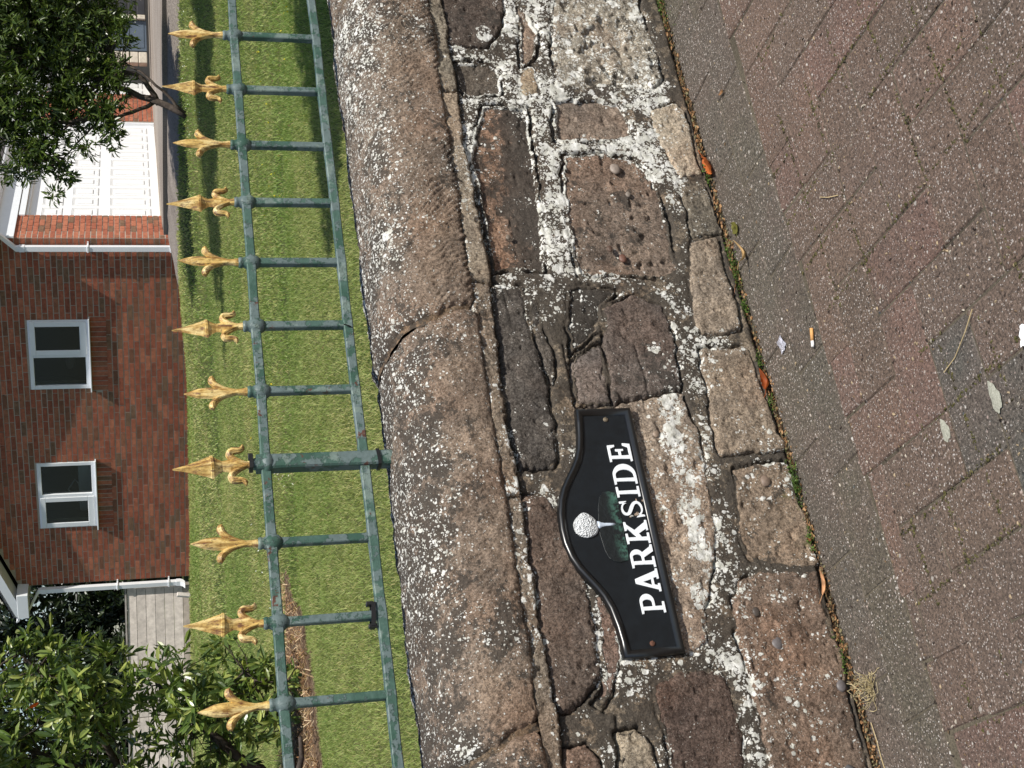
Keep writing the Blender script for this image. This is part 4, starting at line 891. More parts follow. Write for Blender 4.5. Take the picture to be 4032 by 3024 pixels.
o = link('seedlings', mesh_np('seedlings', np.array(V), np.arange(len(V)).reshape(-1, 4), M['leaf'], attrs=dict(tint=np.array(C)))); tag(o, 'tiny green weeds growing in the joint at the wall foot', 'weeds', kind='stuff')
# moss in the joints of the blocks and scattered grit
V, C = [], []
for k in range(12000):
    x, y = rs.uniform(.25, 2.3), rs.uniform(-1.05, -.02); a = rs.uniform(0, 6.28)
    lx, ly = (x-ox)*c_+(y-oy)*s_, -(x-ox)*s_+(y-oy)*c_
    j_ = float(vnoise(x*6, y*6, seed=15))
    if y > -.225:
        if rs.uniform() < .82: continue
        gx_ = x
    if j_ > -.05 or True:
        # snap to the nearest joint line of the pattern
        if y < -.225 and rs.uniform() < .8 and j_ > -.05:
            if rs.uniform() < .5: lx = round(lx/W_)*W_+rs.normal(0, .0022)
            else: ly = round(ly/W_)*W_+rs.normal(0, .0022)
            x, y = ox+lx*c_-ly*s_, oy+lx*s_+ly*c_; col = np.array(lin(random.choice([(84, 82, 44), (104, 98, 62), (70, 64, 46)])))
            if y > -.23 or hash(round(x*9.3)) % 5 == 0: continue
        else:
            if rs.uniform() < .72: continue
            col = np.array(lin(random.choice([(180, 160, 130), (120, 100, 78), (200, 190, 175), (60, 50, 44)])))
    s_2 = rs.uniform(.0008, .0022); z0 = .0
    p = np.array([x, y, z0]); d1 = np.array([math.cos(a), math.sin(a), 0])*s_2*1.6; d2 = np.array([-math.sin(a), math.cos(a), 0])*s_2*.8
    V += [p-d1-d2*.6, p+d1-d2, p+d1*.9+d2, p-d1+d2, p+np.array([0, 0, s_2*1.2])]; C += [col*rs.uniform(.7, 1.15)]*5
V = np.array(V); n = len(V)//5; b = np.arange(n)[:, None]*5
T = np.concatenate([b+np.array([[0, 1, 4]]), b+np.array([[1, 2, 4]]), b+np.array([[2, 3, 4]]), b+np.array([[3, 0, 4]])])
o = link('grit', mesh_np('grit', V, T, M['litter'], attrs=dict(tint=np.array(C)))); tag(o, 'grit and crumbs of moss scattered over the paving blocks', 'grit', kind='stuff')

# ------------------------------------------------------------------ house with garage range
HP = (11.2992, 13.4151); HZ = .475; HA = math.atan2(-.8451, .5346)
house = thing('brick_house', 'red brick house with a shaded gable, two white windows and a white garage door', 'house', (HP[0], HP[1], HZ), HA)
def H(mb, name, mat, parent=None, **k):      # local: x right along the gable, y back along the garage front, z height above pavement
    for a in mb.v: a -= np.array([0, 0, HZ])
    return mb.build(name, mat, parent or house, **k)
GW = 5.60
WIN = [(-2.268, -1.20, 1.822, 2.62), (-4.585, -3.472, 1.815, 2.62)]
EZ, PITCH = 2.98, math.tan(math.radians(21))
mb = MB(); c = []
def wallpiece(x0, x1, z0, z1): mb.box((x0, .0015, z0), (x1, .25, z1))
xs = [-GW] + [v for w_ in sorted(WIN) for v in w_[:2]] + [0]
for a, b in zip(xs[:-1], xs[1:]):
    hit_ = [w_ for w_ in WIN if abs(w_[0]-a) < 1e-6 and abs(w_[1]-b) < 1e-6]
    if hit_: wallpiece(a, b, .3, hit_[0][2]); wallpiece(a, b, hit_[0][3], EZ)
    else: wallpiece(a, b, .3, EZ)
mb.add([(-GW, .006, EZ), (0, .006, EZ), (-GW/2, .006, EZ+GW/2*PITCH), (-GW, .25, EZ), (0, .25, EZ), (-GW/2, .25, EZ+GW/2*PITCH)], T=[(0, 1, 2), (5, 4, 3)])
mb.box((-GW, .25, .3), (-GW+.25, 11.5, EZ)); mb.box((-GW+.25, 11.25, .3), (-.006, 11.5, EZ))
D1 = (.86, 5.36, .815, 2.62); D2 = (7.0, 9.47, .85, 2.62)
for a, b in ((.25, D1[0]), (D1[1], D2[0]), (D2[1], 11.25)): mb.box((-.25, a, .3), (-.006, b, EZ))
for d in (D1, D2): mb.box((-.25, d[0], d[3]), (-.006, d[1], EZ)); mb.box((-.25, d[0], .3), (-.03, d[1], d[2]))
H(mb, 'wall', M['mortar'])
# bricks, one by one
BT = [tuple(v*1.10 for v in desat(k_, .26)) for k_ in [(158, 82, 56), (166, 88, 60), (150, 76, 52), (172, 96, 66), (140, 74, 52), (150, 90, 62), (128, 78, 54), (124, 78, 56), (114, 82, 60), (122, 88, 64), (104, 78, 60), (160, 84, 58)]]
BM = {}
def bmesh_(L, Hh, ax, ci):
    key = (round(L, 3), round(Hh, 3), ax, ci)
    if key not in BM:
        m = MB(); a, b = L/2, Hh/2; D = .05
        (m.box((-a, -D, -b), (a, 0, b), lin(BT[ci])) if ax == 'x' else m.box((0, -a, -b), (D, a, b), lin(BT[ci])))
        BM[key] = mesh_only(m, M['brick'])
    return BM[key]
cnd = []      # (pos, L, H, axis)
J = .012
def course(u0, u1, z, off, ax, blocks):
    u = u0 - off
    while u < u1:
        a, b = max(u, u0)+J/2, min(u+.225, u1)-J/2; u += .225
        segs = [(a, b)]
        for (p, q) in blocks:
            ns = []
            for s0, s1 in segs:
                if s1 <= p or s0 >= q: ns.append((s0, s1))
                else:
                    if s0 < p-J: ns.append((s0, p-J/2))
                    if s1 > q+J: ns.append((q+J/2, s1))
            segs = ns
        for s0, s1 in segs:
            if s1-s0 > .02: cnd.append(((s0+s1)/2, z, s1-s0, .061, ax))
nr = int((EZ+GW/2*PITCH-.30)/.075)
for r in range(nr):
    z0 = .32+r*.075; zc = z0+.0375; inset = max(0, (z0+.075-EZ)/PITCH)
    if GW-2*inset < .3: break
    blk = [(w_[0], w_[1]) for w_ in WIN if z0+.07 > w_[2]-.015 and z0+.005 < w_[3]] + [(w_[0]-.04, w_[1]+.04) for w_ in WIN if w_[2]-.245 < zc < w_[2]-.015]
    course(-GW+inset, -inset, zc, 0 if r % 2 else .1125, 'x', blk)
    if z0 < EZ-.27: course(0, 11.45, zc, 0 if r % 2 else .1125, 'y', [(d[0], d[1]) for d in (D1, D2)])
for w_ in WIN:      # soldier course under the sills
    k = int(round((w_[1]-w_[0]+.08)/.075)); 
    for i in range(k): cnd.append((w_[0]-.04+(i+.5)*(w_[1]-w_[0]+.08)/k, w_[2]-.13, (w_[1]-w_[0]+.08)/k-J, .215, 'x'))
ca, sa = math.cos(HA), math.sin(HA)
def wpos(x, y): return HP[0]+x*ca-y*sa, HP[1]+x*sa+y*ca
def score(b):
    u, z, L, hh, ax = b; x, y = wpos(u, 0) if ax == 'x' else wpos(0, u)
    d = np.array([x, y+2.0534, z-1.15]); c_2 = AX.T @ d
    f = max(abs(c_2[0]/c_2[2])*2931/829.5, abs(c_2[1]/c_2[2])*2931/1106)
    la, de = to_ld(x, y)
    hid = ax == 'y' and u > 2.2
    return (f > 1.) or hid or z < .47, de*(1. if ax == 'x' else .8)
cnd.sort(key=score); rest = MB(); rb = random.Random(5)
for k, (u_, z, L, hh, ax) in enumerate(cnd):
    ci_ = rb.choice([0, 1, 2, 3, 5, 11, 6, 4, 0, 1, 3, 7, 9, 5, 2, 11]) if ax == 'x' else rb.choice([0, 1, 3, 11, 3, 1, 3, 5, 9, 0])
    pr_ = rb.uniform(-.002, .002)
    if k < 296:
        o = link('brick', bmesh_(L, hh, ax, ci_), house, ((u_, .047+pr_, z-HZ) if ax == 'x' else (-.047+pr_, u_, z-HZ)))
    else:
        a, b = L/2, hh/2
        (rest.box((u_-a, -.003+pr_, z-b), (u_+a, .04, z+b), lin(BT[ci_])) if ax == 'x' else rest.box((-.04, u_-a, z-b), (.003+pr_, u_+a, z+b), lin(BT[ci_])))
H(rest, 'brick', M['brick'], kind='stuff')
# windows
def window(x0, x1, z0, z1, cas):            # cas = (from, to) of the opening light
    f = MB(); y0, y1 = -.012, .06
    t = .055; zi = z0+.035
    f.box((x0, y0, z0+.0), (x1, y1, zi+.02), bev=.004); f.box((x0, y0, z1-t), (x1, y1, z1), bev=.004); f.box((x0, y0, zi+.02), (x0+t, y1, z1-t), bev=.004); f.box((x1-t, y0, zi+.02), (x1, y1, z1-t), bev=.004)
    cx_ = cas[0] if cas[0] > x0+.1 else cas[1]; f.box((cx_-.025, y0, zi+.02), (cx_+.025, y1, z1-t), bev=.004)
    wo = H(f, 'window', M['white'])
    a, b = cas; a += .02; b -= .02; s = MB(); ys = -.030
    s.box((a, ys, zi), (b, -.0125, zi+.085), bev=.005); s.box((a, ys, z1-.095), (b, -.0125, z1-.02), bev=.005); s.box((a, ys, zi+.085), (a+.075, -.0125, z1-.095), bev=.005); s.box((b-.075, ys, zi+.085), (b, -.0125, z1-.095), bev=.005)
    H(s, 'casement', M['white'], wo)
    g = MB(); g.box((a+.07, -.016, zi+.08), (b-.07, -.012, z1-.09)); H(g, 'pane', M['glass'], wo)
    oa, ob = (x0+t, cx_-.025) if cas[0] > x0+.1 else (cx_+.025, x1-t)
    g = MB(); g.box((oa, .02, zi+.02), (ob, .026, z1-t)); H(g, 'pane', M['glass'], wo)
    s = MB(); s.box((x0-.035, -.075, z0-.018), (x1+.035, .05, z0+.0), bev=.004); H(s, 'sill', M['white'], wo)
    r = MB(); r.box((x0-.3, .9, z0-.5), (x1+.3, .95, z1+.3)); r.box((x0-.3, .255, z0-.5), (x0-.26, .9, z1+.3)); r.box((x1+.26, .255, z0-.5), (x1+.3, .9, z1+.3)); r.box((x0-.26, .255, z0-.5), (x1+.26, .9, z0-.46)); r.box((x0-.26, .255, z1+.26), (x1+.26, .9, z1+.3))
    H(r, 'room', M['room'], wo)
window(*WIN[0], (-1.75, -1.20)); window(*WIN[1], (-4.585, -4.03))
m = MB(); m.tube([(-4.30, .30, 2.12), (-4.12, .31, 2.22), (-3.95, .31, 2.12), (-4.1, .31, 2.02), (-4.28, .31, 2.10)], .012, 6); H(m, 'curtain_tie', simple('pale_grey_cloth', (.30, .31, .33), .8, .2, .2, 30))
m = MB(); m.box((-4.50, .30, 1.86), (-3.55, .34, 2.07), bev=.01); H(m, 'appliance', simple('pale_interior_unit', (.28, .30, .31), .5, .3, .1, 5))
m = MB(); m.box((-1.50, .40, 2.06), (-1.46, .43, 2.36)); H(m, 'yellow_strip', simple('yellow_plastic', (.45, .36, .04), .5))
m = MB(); V, Q = blob((.16, .05, .07), 4); m.add(V+np.array([-1.98, .34, 2.1]), Q); H(m, 'cushion', simple('dusky_cloth', (.10, .07, .065), .9))
# garage doors with sunk panels
def gdoor(y0, y1, z0, z1, ncol):
    d = MB(); d.box((-.10, y0+.045, z0+.0), (-.075, y1-.045, z1-.03)); do = H(d, 'garage_door', M['door'])
    f = MB(); f.box((-.12, y0, z0-.0), (-.02, y0+.045, z1), bev=.003); f.box((-.12, y1-.045, z0), (-.02, y1, z1), bev=.003); f.box((-.12, y0+.045, z1-.03), (-.02, y1-.045, z1), bev=.003); H(f, 'door_frame', M['white'], do)
    L = (y1-y0-.09-.10)/ncol
    for (a, b) in ((z0+.13, z0+.70), (z0+.86, z0+1.22), (z0+1.34, z0+1.62)):
        for i in range(ncol):
            ya, yb = y0+.045+.05+i*L+.055, y0+.045+.05+(i+1)*L-.055; p = MB()
            for q in range(3):      # stepped surround and raised field
                o1 = q*.016; r_ = -.075+.010-(q*.004)
                p.box((-.0745, ya+o1, a+o1), (r_, ya+o1+.013, b-o1)); p.box((-.0745, yb-o1-.013, a+o1), (r_, yb-o1, b-o1)); p.box((-.0745, ya+o1+.013, b-o1-.013), (r_, yb-o1-.013, b-o1)); p.box((-.0745, ya+o1+.013, a+o1), (r_, yb-o1-.013, a+o1+.013))
            p.box((-.0745, ya+.075, a+.075), (-.064, yb-.075, b-.075))
            H(p, 'panel', M['door'], do)
gdoor(*D1[:2], D1[2], D1[3], 10); gdoor(*D2[:2], D2[2], D2[3], 5)
m = MB(); m.box((-.02, .82, 2.623), (.02, 5.40, 2.70)); m.box((-.02, 6.96, 2.623), (.02, 9.51, 2.70)); H(m, 'lintel', M['white'])
m = MB(); m.box((.004, -.02, 2.715), (.030, 11.6, 2.965)); m.box((.004, -.02, 2.965), (.10, 11.6, 2.985)); H(m, 'fascia', M['white'])
def gutter(x, s):
    m = MB(); n = 9; R = []
    for y in (-.30, 11.7): R.append([(x+s*.055*math.cos(a)+s*.055, y, 3.03+.055*math.sin(a)) for a in np.linspace(math.pi, 2*math.pi, n)] + [(x+s*.050*math.cos(a)+s*.055, y, 3.03+.050*math.sin(a)) for a in np.linspace(2*math.pi, math.pi, n)])
    m.loft(R); H(m, 'gutter', M['white'])
gutter(.07, 1); gutter(-GW-.34, -1)
m = MB(); m.box((-GW-.32, -.28, 2.86), (-GW-.008, 11.7, 2.875)); m.box((-GW-.34, -.28, 2.85), (-GW-.32, 11.7, 3.02)); H(m, 'soffit', M['white'])
# roof with white bargeboards
xl, xr, xm = -GW-.36, .12, -GW/2
zl = 3.06; zr_ = zl+(xm-xl)*PITCH
m = MB()
for (a, b) in ((xl, xm), (xr, xm)):
    m.add([(a, -.30, zl), (b, -.30, zr_), (b, 11.8, zr_), (a, 11.8, zl), (a, -.30, zl-.04), (b, -.30, zr_-.04), (b, 11.8, zr_-.04), (a, 11.8, zl-.04)], [(0, 1, 2, 3), (7, 6, 5, 4), (0, 4, 5, 1), (3, 2, 6, 7), (0, 3, 7, 4)])
H(m, 'roof', M['roof'])
m = MB()
for i in range(20):
    for sgn_ in (1, -1):
        t0_ = i/20; a = (xl if sgn_ > 0 else xr); x0_ = a+(xm-a)*t0_; z0_ = zl+(zr_-zl)*t0_; x1_ = a+(xm-a)*(t0_+.052); z1_ = zl+(zr_-zl)*(t0_+.052)
        m.add([(x0_, -.31, z0_+.03), (x1_, -.31, z1_+.008), (x1_, 11.8, z1_+.008), (x0_, 11.8, z0_+.03), (x0_, -.31, z0_+.004), (x0_, 11.8, z0_+.004)], [(0, 1, 2, 3), (4, 0, 3, 5)])
H(m, 'roof_tiles', M['roof'], kind='stuff')
for a in (xl, xr):
    m = MB(); k = 1 if a < xm else -1
    m.add([(a, -.30, zl-.17), (xm, -.30, zr_-.17), (xm, -.30, zr_+.0), (a, -.30, zl+.0), (a, -.275, zl-.17), (xm, -.275, zr_-.17), (xm, -.275, zr_), (a, -.275, zl)], [(0, 1, 2, 3), (7, 6, 5, 4), (0, 4, 5, 1), (3, 2, 6, 7), (0, 3, 7, 4)])
    m.add([(a, -.274, zl-.165), (xm, -.274, zr_-.165), (xm, .0, zr_-.165), (a, .0, zl-.165)], [(0, 1, 2, 3)])
    H(m, 'bargeboard', M['white'])
m = MB(); m.box((xl-.02, -.305, 2.84), (xl+.40, .0, 3.00), bev=.006); H(m, 'box_end', M['white'])
m = MB(); m.box((xr-.20, -.305, 2.93), (xr+.0, -.02, 3.02), bev=.006); H(m, 'box_end', M['white'])
# downpipes
def pipe(pts, w_=.033, clips=(), name='downpipe', shoe=True):
    m = MB(); m.tube(pts, w_*1.414*.97, 4, up=(1, -1, 0.001) if abs(pts[0][2]-pts[-1][2]) > 0 else (0, 0, 1)); po = H(m, name, M['white'])
    for (x, y, z) in clips:
        c2 = MB(); c2.box((x-w_-.012, y-w_-.006, z-.012), (x+w_+.012, y+w_+.05, z+.012), bev=.003); c2.box((x-w_-.035, y+w_-.004, z-.008), (x+w_+.035, y+w_+.01, z+.008)); H(c2, 'pipe_clip', M['white'], po)
    return po
def sqtube(mb_, P, w_):
    R = []
    for (x, y, z) in P: R.append([(x-w_, y-w_, z), (x+w_, y-w_, z), (x+w_, y+w_, z), (x-w_, y+w_, z)])
    mb_.loft(R); return mb_
def downpipe(x, zt, zb, neck, clips):
    m = MB(); sqtube(m, [(x, -.085, zb+.10), (x, -.085, zt)], .034); sqtube(m, [(x, -.085, zt-.04), (x, -.085, zt+.03)], .039); po = H(m, 'downpipe', M['white'])
    m = MB(); sqtube(m, [(x, -.085, zt+.03), (x, -.088, zt+.07), neck[0], neck[1]], .033); H(m, 'swan_neck', M['white'], po)
    for z in clips:
        c2 = MB(); c2.box((x-.046, -.130, z-.012), (x+.046, -.02, z+.012), bev=.003); c2.box((x-.07, -.022, z-.010), (x+.07, -.004, z+.010)); H(c2, 'pipe_clip', M['white'], po)
    c2 = MB(); sqtube(c2, [(x, -.085, zb+.13), (x, -.085, zb+.07), (x, -.11, zb+.03), (x, -.16, zb+.0)], .040); H(c2, 'shoe', M['white'], po)
downpipe(-.115, 2.62, .545, ((.10, -.12, 2.90), (.13, -.14, 3.0)), (1.78, .70))
downpipe(-GW-.045, 2.63, .56, ((-GW-.30, -.16, 2.84), (-GW-.38, -.18, 2.90)), (1.56, .80))
# small white block by the pier and a stub post at the far corner
m = MB(); m.box((-.07, -.10, 0), (.07, .10, .15), bev=.012); o = m.build('white_block', simple('white_painted_block', (.72, .70, .66), .8, .2, .15, 20)); x, y = wpos(.26, .55); o.location = (x, y, .60); o.rotation_euler = (.1, -.12, HA+.3); tag(o, 'small white painted block lying by the garage pier', 'block')
m = MB(); m.box((-.03, -.03, -.05), (.03, .03, .22), bev=.005); o = m.build('stub_post', M['palewood']); x, y = wpos(-GW-.12, -.35); o.location = (x, y, .47); o.rotation_euler = (.15, .1, 0); tag(o, 'short grey wooden stub at the far corner of the gable', 'post')

# ------------------------------------------------------------------ pale boarded fence left of the house
def at(lat, dep): p = LD(lat, dep); return float(p[0]), float(p[1])
FA = math.atan2(RT[1], RT[0])
fx, fy = at(-2.99, 21.72)
fence = thing('boarded_fence', 'low pale timber fence of wide horizontal boards left of the house', 'fence', (fx, fy, .44), FA)
for j in range(6):
    for i in range(5):
        k = random.uniform(.82, 1.1); m = MB(); m.box((-(i+1)*2.0+.006, -.012+random.uniform(-.003, .003), .155+j*.139), (-i*2.0-.006, .012, .155+(j+1)*.139-.006), (k, k*.97, k*.95)); m.build('board', M['palewood'], fence)
m = MB(); m.box((-10, -.02, 0), (0, .02, .148), (.62, .58, .54)); m.build('gravel_board', M['palewood'], fence)
m = MB(); m.box((-10, -.03, .995), (0, .03, 1.02), (.5, .5, .5)); m.build('capping', M['palewood'], fence)
for i in range(6): m = MB(); m.box((-i*2.-.04, .022, -.1), (-i*2.+.04, .10, .99), (.6, .58, .55)); m.build('post', M['palewood'], fence)

# ------------------------------------------------------------------ yard corner beyond the garages
gx_, gy_ = at(6.6, 24.6); yz = .885
st = thing('timber_stack', 'stack of dark stained timbers with ends coloured as sunlit beyond the garages', 'timber stack', (gx_, gy_, yz), FA)
for j in range(7):
    m = MB(); m.box((0, -.15, j*.150+.02), (2.2, .15, j*.150+.158), bev=.008); b = m.build('timber', M['darkwood'], st)
    m = MB(); m.box((-.075, -.15, j*.150+.022), (-.003, .15, j*.150+.156), bev=.006); m.build('sunlit_end', M['cream'], b)  # cream block puts the sunlight on the end face into its colour
    m = MB(); m.box((.25+.1*(j % 2), -.156, j*.150+.08), (.55+.15*(j % 3), -.149, j*.150+.092)); m.build('pale_mark', M['cream'], b)
m = MB(); m.box((-.62, -.06, .0), (-.085, .06, 1.25), bev=.01); m.box((-.56, -.07, .30), (-.14, -.058, 1.15)); m.box((-.56, -.068, .05), (-.14, -.058, .25)); o = m.build('panel_door', M['bluegrey']); o.location = (gx_, gy_, yz); o.rotation_euler = (0, 0, FA); tag(o, 'blue grey panelled door beside the dark timber stack', 'door')
m = MB()
for j in range(8): m.box((-.84, -.13, .005+j*.15), (-.65, .13, .145+j*.15), bev=.01)
o = m.build('block_pier', M['cream']); o.location = (gx_, gy_, yz); o.rotation_euler = (0, 0, FA); tag(o, 'pale block pier between the blue grey door and the brick pier', 'pier')
m = MB(); m.box((-2.2, 1.5, 0), (8, 1.7, 2.6)); o = m.build('yard_wall', simple('dark_rendered_wall', (.05, .05, .05), .9, .1, .2, 3)); o.location = (gx_, gy_, yz-.1); o.rotation_euler = (0, 0, FA); tag(o, 'dark rendered yard wall behind the timber stack', 'wall')  # one dark render colour over the whole wall

# ------------------------------------------------------------------ foliage
def foliage(name, parent, centers, dirs, n_leaf, L, W, mat, cols, seed, spread=1.0, droop=.2, base=(0, 0, 0)):
    rs = np.random.default_rng(seed); nc = len(centers); N = nc*n_leaf
    c = np.repeat(centers, n_leaf, 0); d = np.repeat(dirs, n_leaf, 0)
    r = rs.normal(size=(N, 3)); r -= d*np.sum(r*d, 1)[:, None]; r /= np.linalg.norm(r, axis=1)[:, None]
    ld = r*spread + d*rs.uniform(.25, 1.1, (N, 1)) + np.array([0, 0, -droop]); ld /= np.linalg.norm(ld, axis=1)[:, None]
    ll = L*rs.uniform(.6, 1.15, N); ww = W*rs.uniform(.7, 1.2, N)
    sd_ = np.cross(ld, d+rs.normal(0, .25, (N, 3))); sd_ /= np.linalg.norm(sd_, axis=1)[:, None]+1e-9; up = np.cross(sd_, ld)
    p0 = c + ld*(.12*L) + rs.normal(0, .15*L, (N, 3))
    prof_ = [(0, 0, 0), (.3, .42, .10), (.3, 0, .02), (.3, -.42, .10), (.68, .46, .06), (.68, 0, -.03), (.68, -.46, .06), (1., 0, -.12)]
    V = np.stack([p0 + ld*(ll*t)[:, None] + sd_*(ww*s)[:, None] + up*(ll*h*.9)[:, None] for t, s, h in prof_], 1)
    b = np.arange(N)[:, None]*8
    T = np.concatenate([b+np.array([[0, 2, 1]]), b+np.array([[0, 3, 2]]), b+np.array([[4, 5, 7]]), b+np.array([[5, 6, 7]])])
    Q = np.concatenate([b+np.array([[1, 2, 5, 4]]), b+np.array([[2, 3, 6, 5]])])
    cl_ = np.array([lin(k) for k in cols]); ci = rs.integers(0, len(cl_), N); col = cl_[ci]*rs.uniform(.75, 1.2, (N, 1)); cc2 = np.repeat(rs.uniform(.8, 1.15, nc), n_leaf)[:, None]; col = col*cc2
    return link(name, mesh_np(name, V.reshape(-1, 3)-np.array(base), [T, Q], mat, False, dict(tint=np.repeat(col, 8, 0))), parent)
def clusters(ells, n, seed, shell=.55):
    rs = np.random.default_rng(seed); C, D = [], []
    wts = np.array([e[1][0]*e[1][1]*e[1][2] for e in ells])**.7; wts /= wts.sum()
    for e, w_ in zip(ells, wts):
        k = int(n*w_)+1; d = rs.normal(size=(k, 3)); d /= np.linalg.norm(d, axis=1)[:, None]; r = (shell + (1-shell)*rs.uniform(size=k))*(1+.10*vnoise(d[:, 0]*3+e[0][0], d[:, 1]*3, d[:, 2]*3, 5))
        loc = d*r[:, None]*np.array(e[1]); P = np.c_[LD(e[0][0]+loc[:, 0], e[0][1]+loc[:, 1]), e[0][2]+loc[:, 2]]
        nd = np.c_[d[:, :1]*RT+d[:, 1:2]*FW, d[:, 2]]+np.array([0, 0, .45]); nd /= np.linalg.norm(nd, axis=1)[:, None]; C.append(P); D.append(nd)
    return np.concatenate(C), np.concatenate(D)
def branches(mb_, root, limbs, centers, seed, r0, rt, every=3):
    """limbs: lists of points (world); twigs join each cluster to its nearest limb point"""
    rs = np.random.default_rng(seed); nodes = []
    for Lm, r_ in limbs:
        P = sampled3(Lm, 16); P[1:-1] += rs.normal(0, .012, P[1:-1].shape)*max(r0*12, .5)
        mb_.tube(P, np.linspace(r_, r_*.28, len(P)), 7); nodes += [p for p in P[4:]]
    nodes = np.array(nodes)
    for k in range(0, len(centers), every):
        c = centers[k]; d = np.linalg.norm(nodes-c, axis=1)+.3*rs.uniform(size=len(nodes)); a = nodes[np.argmin(d)]; m_ = (a+c)/2+rs.normal(0, .05*np.linalg.norm(c-a), 3)+np.array([0, 0, -.04*np.linalg.norm(c-a)])
        mb_.tube([a, (a+m_)/2+rs.normal(0, .01, 3), m_, c], [rt*1.6, rt*1.3, rt, rt*.6], 4, cap=False)
def sampled3(P, n):
    P = np.array(P, float); s = np.r_[0, np.cumsum(np.linalg.norm(np.diff(P, axis=0), axis=1))]; t = np.linspace(0, s[-1], n); R = np.stack([np.interp(t, s, P[:, i]) for i in range(3)], 1)
    R[1:-1] = (R[:-2]+2*R[1:-1]+R[2:])/4; return R
def w3(lat, dep, z): p = LD(lat, dep); return (float(p[0]), float(p[1]), z)
GR = [(116, 134, 64), (134, 150, 74), (92, 114, 52), (152, 160, 86), (96, 116, 62), (74, 94, 46)]
# left shrub, close behind the wall
b0 = w3(-1.95, 6.6, .46)
sh = thing('rhododendron_shrub', 'large rhododendron shrub with broad leaves filling the left side of the lawn', 'shrub', b0)
ell = [((-1.86, 6.7, 1.62), (.66, .60, .52)), ((-1.35, 6.5, 1.42), (.28, .30, .26)), ((-1.36, 6.5, 1.08), (.20, .26, .14)), ((-1.58, 6.6, .86), (.36, .42, .26)), ((-1.42, 6.45, .66), (.22, .26, .10)), ((-2.2, 6.7, .95), (.5, .6, .42)), ((-1.62, 6.55, 2.05), (.45, .5, .32)), ((-1.22, 6.5, 1.66), (.20, .24, .16)), ((-1.16, 6.4, .80), (.09, .12, .07)), ((-1.40, 6.3, .60), (.20, .2, .10))]
C_, D_ = clusters(ell, 900, 21, .35)
base_ = np.array(b0)
foliage('foliage', sh, C_, D_, 10, .080, .022, M['leaf'], GR, 4, 1.0, .12, base_)
mb = MB(); limbs = [([w3(-1.95, 6.6, .44), w3(-1.85, 6.6, .62), w3(-1.6, 6.6, .9), w3(-1.35, 6.5, 1.1)], .035), ([w3(-2.0, 6.6, .46), w3(-1.95, 6.7, .9), w3(-1.75, 6.7, 1.5), w3(-1.5, 6.6, 1.9)], .04), ([w3(-1.95, 6.55, .46), w3(-1.6, 6.4, .55), w3(-1.3, 6.4, .72)], .03), ([w3(-2.2, 6.5, .45), w3(-1.9, 6.2, .5), w3(-1.55, 6.1, .5)], .035), ([w3(-2.0, 6.7, .5), w3(-2.2, 6.8, 1.1), w3(-2.1, 6.8, 1.7)], .035), ([w3(-1.75, 6.7, 1.3), w3(-1.4, 6.5, 1.45), w3(-1.15, 6.45, 1.7)], .018)]
branches(mb, None, limbs, C_, 5, .03, .0028, 2)
for a in mb.v: a -= base_
mb.build('branches', M['bark'], sh, True)
for a, c, q in (((-1.335, 6.2, 1.62), (196, 84, 40), .5),):
    lf = leaf_mesh('dead_leaf', .06, .025, lin(c), .5, .6, 31); o = link('dead_leaf', lf, sh, Vector(w3(*a))-Vector(b0), (.3, .6, .9))
# right shrub in front of the garage
SC = 1.065
def ws(p, q, z): return w3(p*SC, q*SC, 1.15+(z-1.15)*SC)
b1 = ws(2.34, 11.7, .74)
s2 = thing('leaning_shrub', 'dark evergreen shrub on a bare leaning trunk in front of the garage door', 'shrub', b1)
ell = [((2.95, 12.0, 2.30), (.95, .9, .78)), ((2.30, 11.8, 2.05), (.38, .5, .38)), ((1.98, 11.7, 1.86), (.20, .3, .27)), ((2.9, 12.0, 1.62), (.62, .6, .32)), ((2.45, 11.9, 1.58), (.30, .4, .22)), ((2.2, 11.8, 2.5), (.36, .4, .36)), ((3.3, 12.2, 1.9), (.5, .6, .5)), ((1.83, 11.7, 1.70), (.07, .1, .10)), ((2.75, 12.0, 1.34), (.26, .3, .10)), ((3.12, 12., 1.36), (.16, .2, .16)), ((3.3, 12.1, 1.35), (.3, .3, .2)), ((2.35, 11.8, 1.40), (.2, .2, .12)), ((1.80, 11.6, 2.1), (.10, .2, .16)), ((1.66, 11.6, 1.78), (.07, .1, .05)), ((2.0, 11.7, 2.4), (.15, .2, .2)), ((2.05, 11.7, 1.5), (.08, .1, .07)), ((2.62, 11.8, 1.26), (.22, .2, .10)), ((2.2, 11.8, 1.32), (.14, .2, .08)), ((3.0, 11.8, 1.22), (.2, .2, .08))]
ell = [((q[0][0]*SC, q[0][1]*SC, 1.15+(q[0][2]-1.15)*SC), (q[1][0]*SC, q[1][1]*.5, q[1][2]*SC)) for q in ell]
C_, D_ = clusters(ell, 2700, 8, .30)
foliage('foliage', s2, C_, D_, 9, .085, .020, M['leaf'], [(74, 94, 42), (92, 112, 50), (62, 80, 38), (108, 124, 62), (82, 100, 50)], 6, 1.0, .18, np.array(b1))
mb = MB(); t0_ = w3(2.28, 11.8, .62)
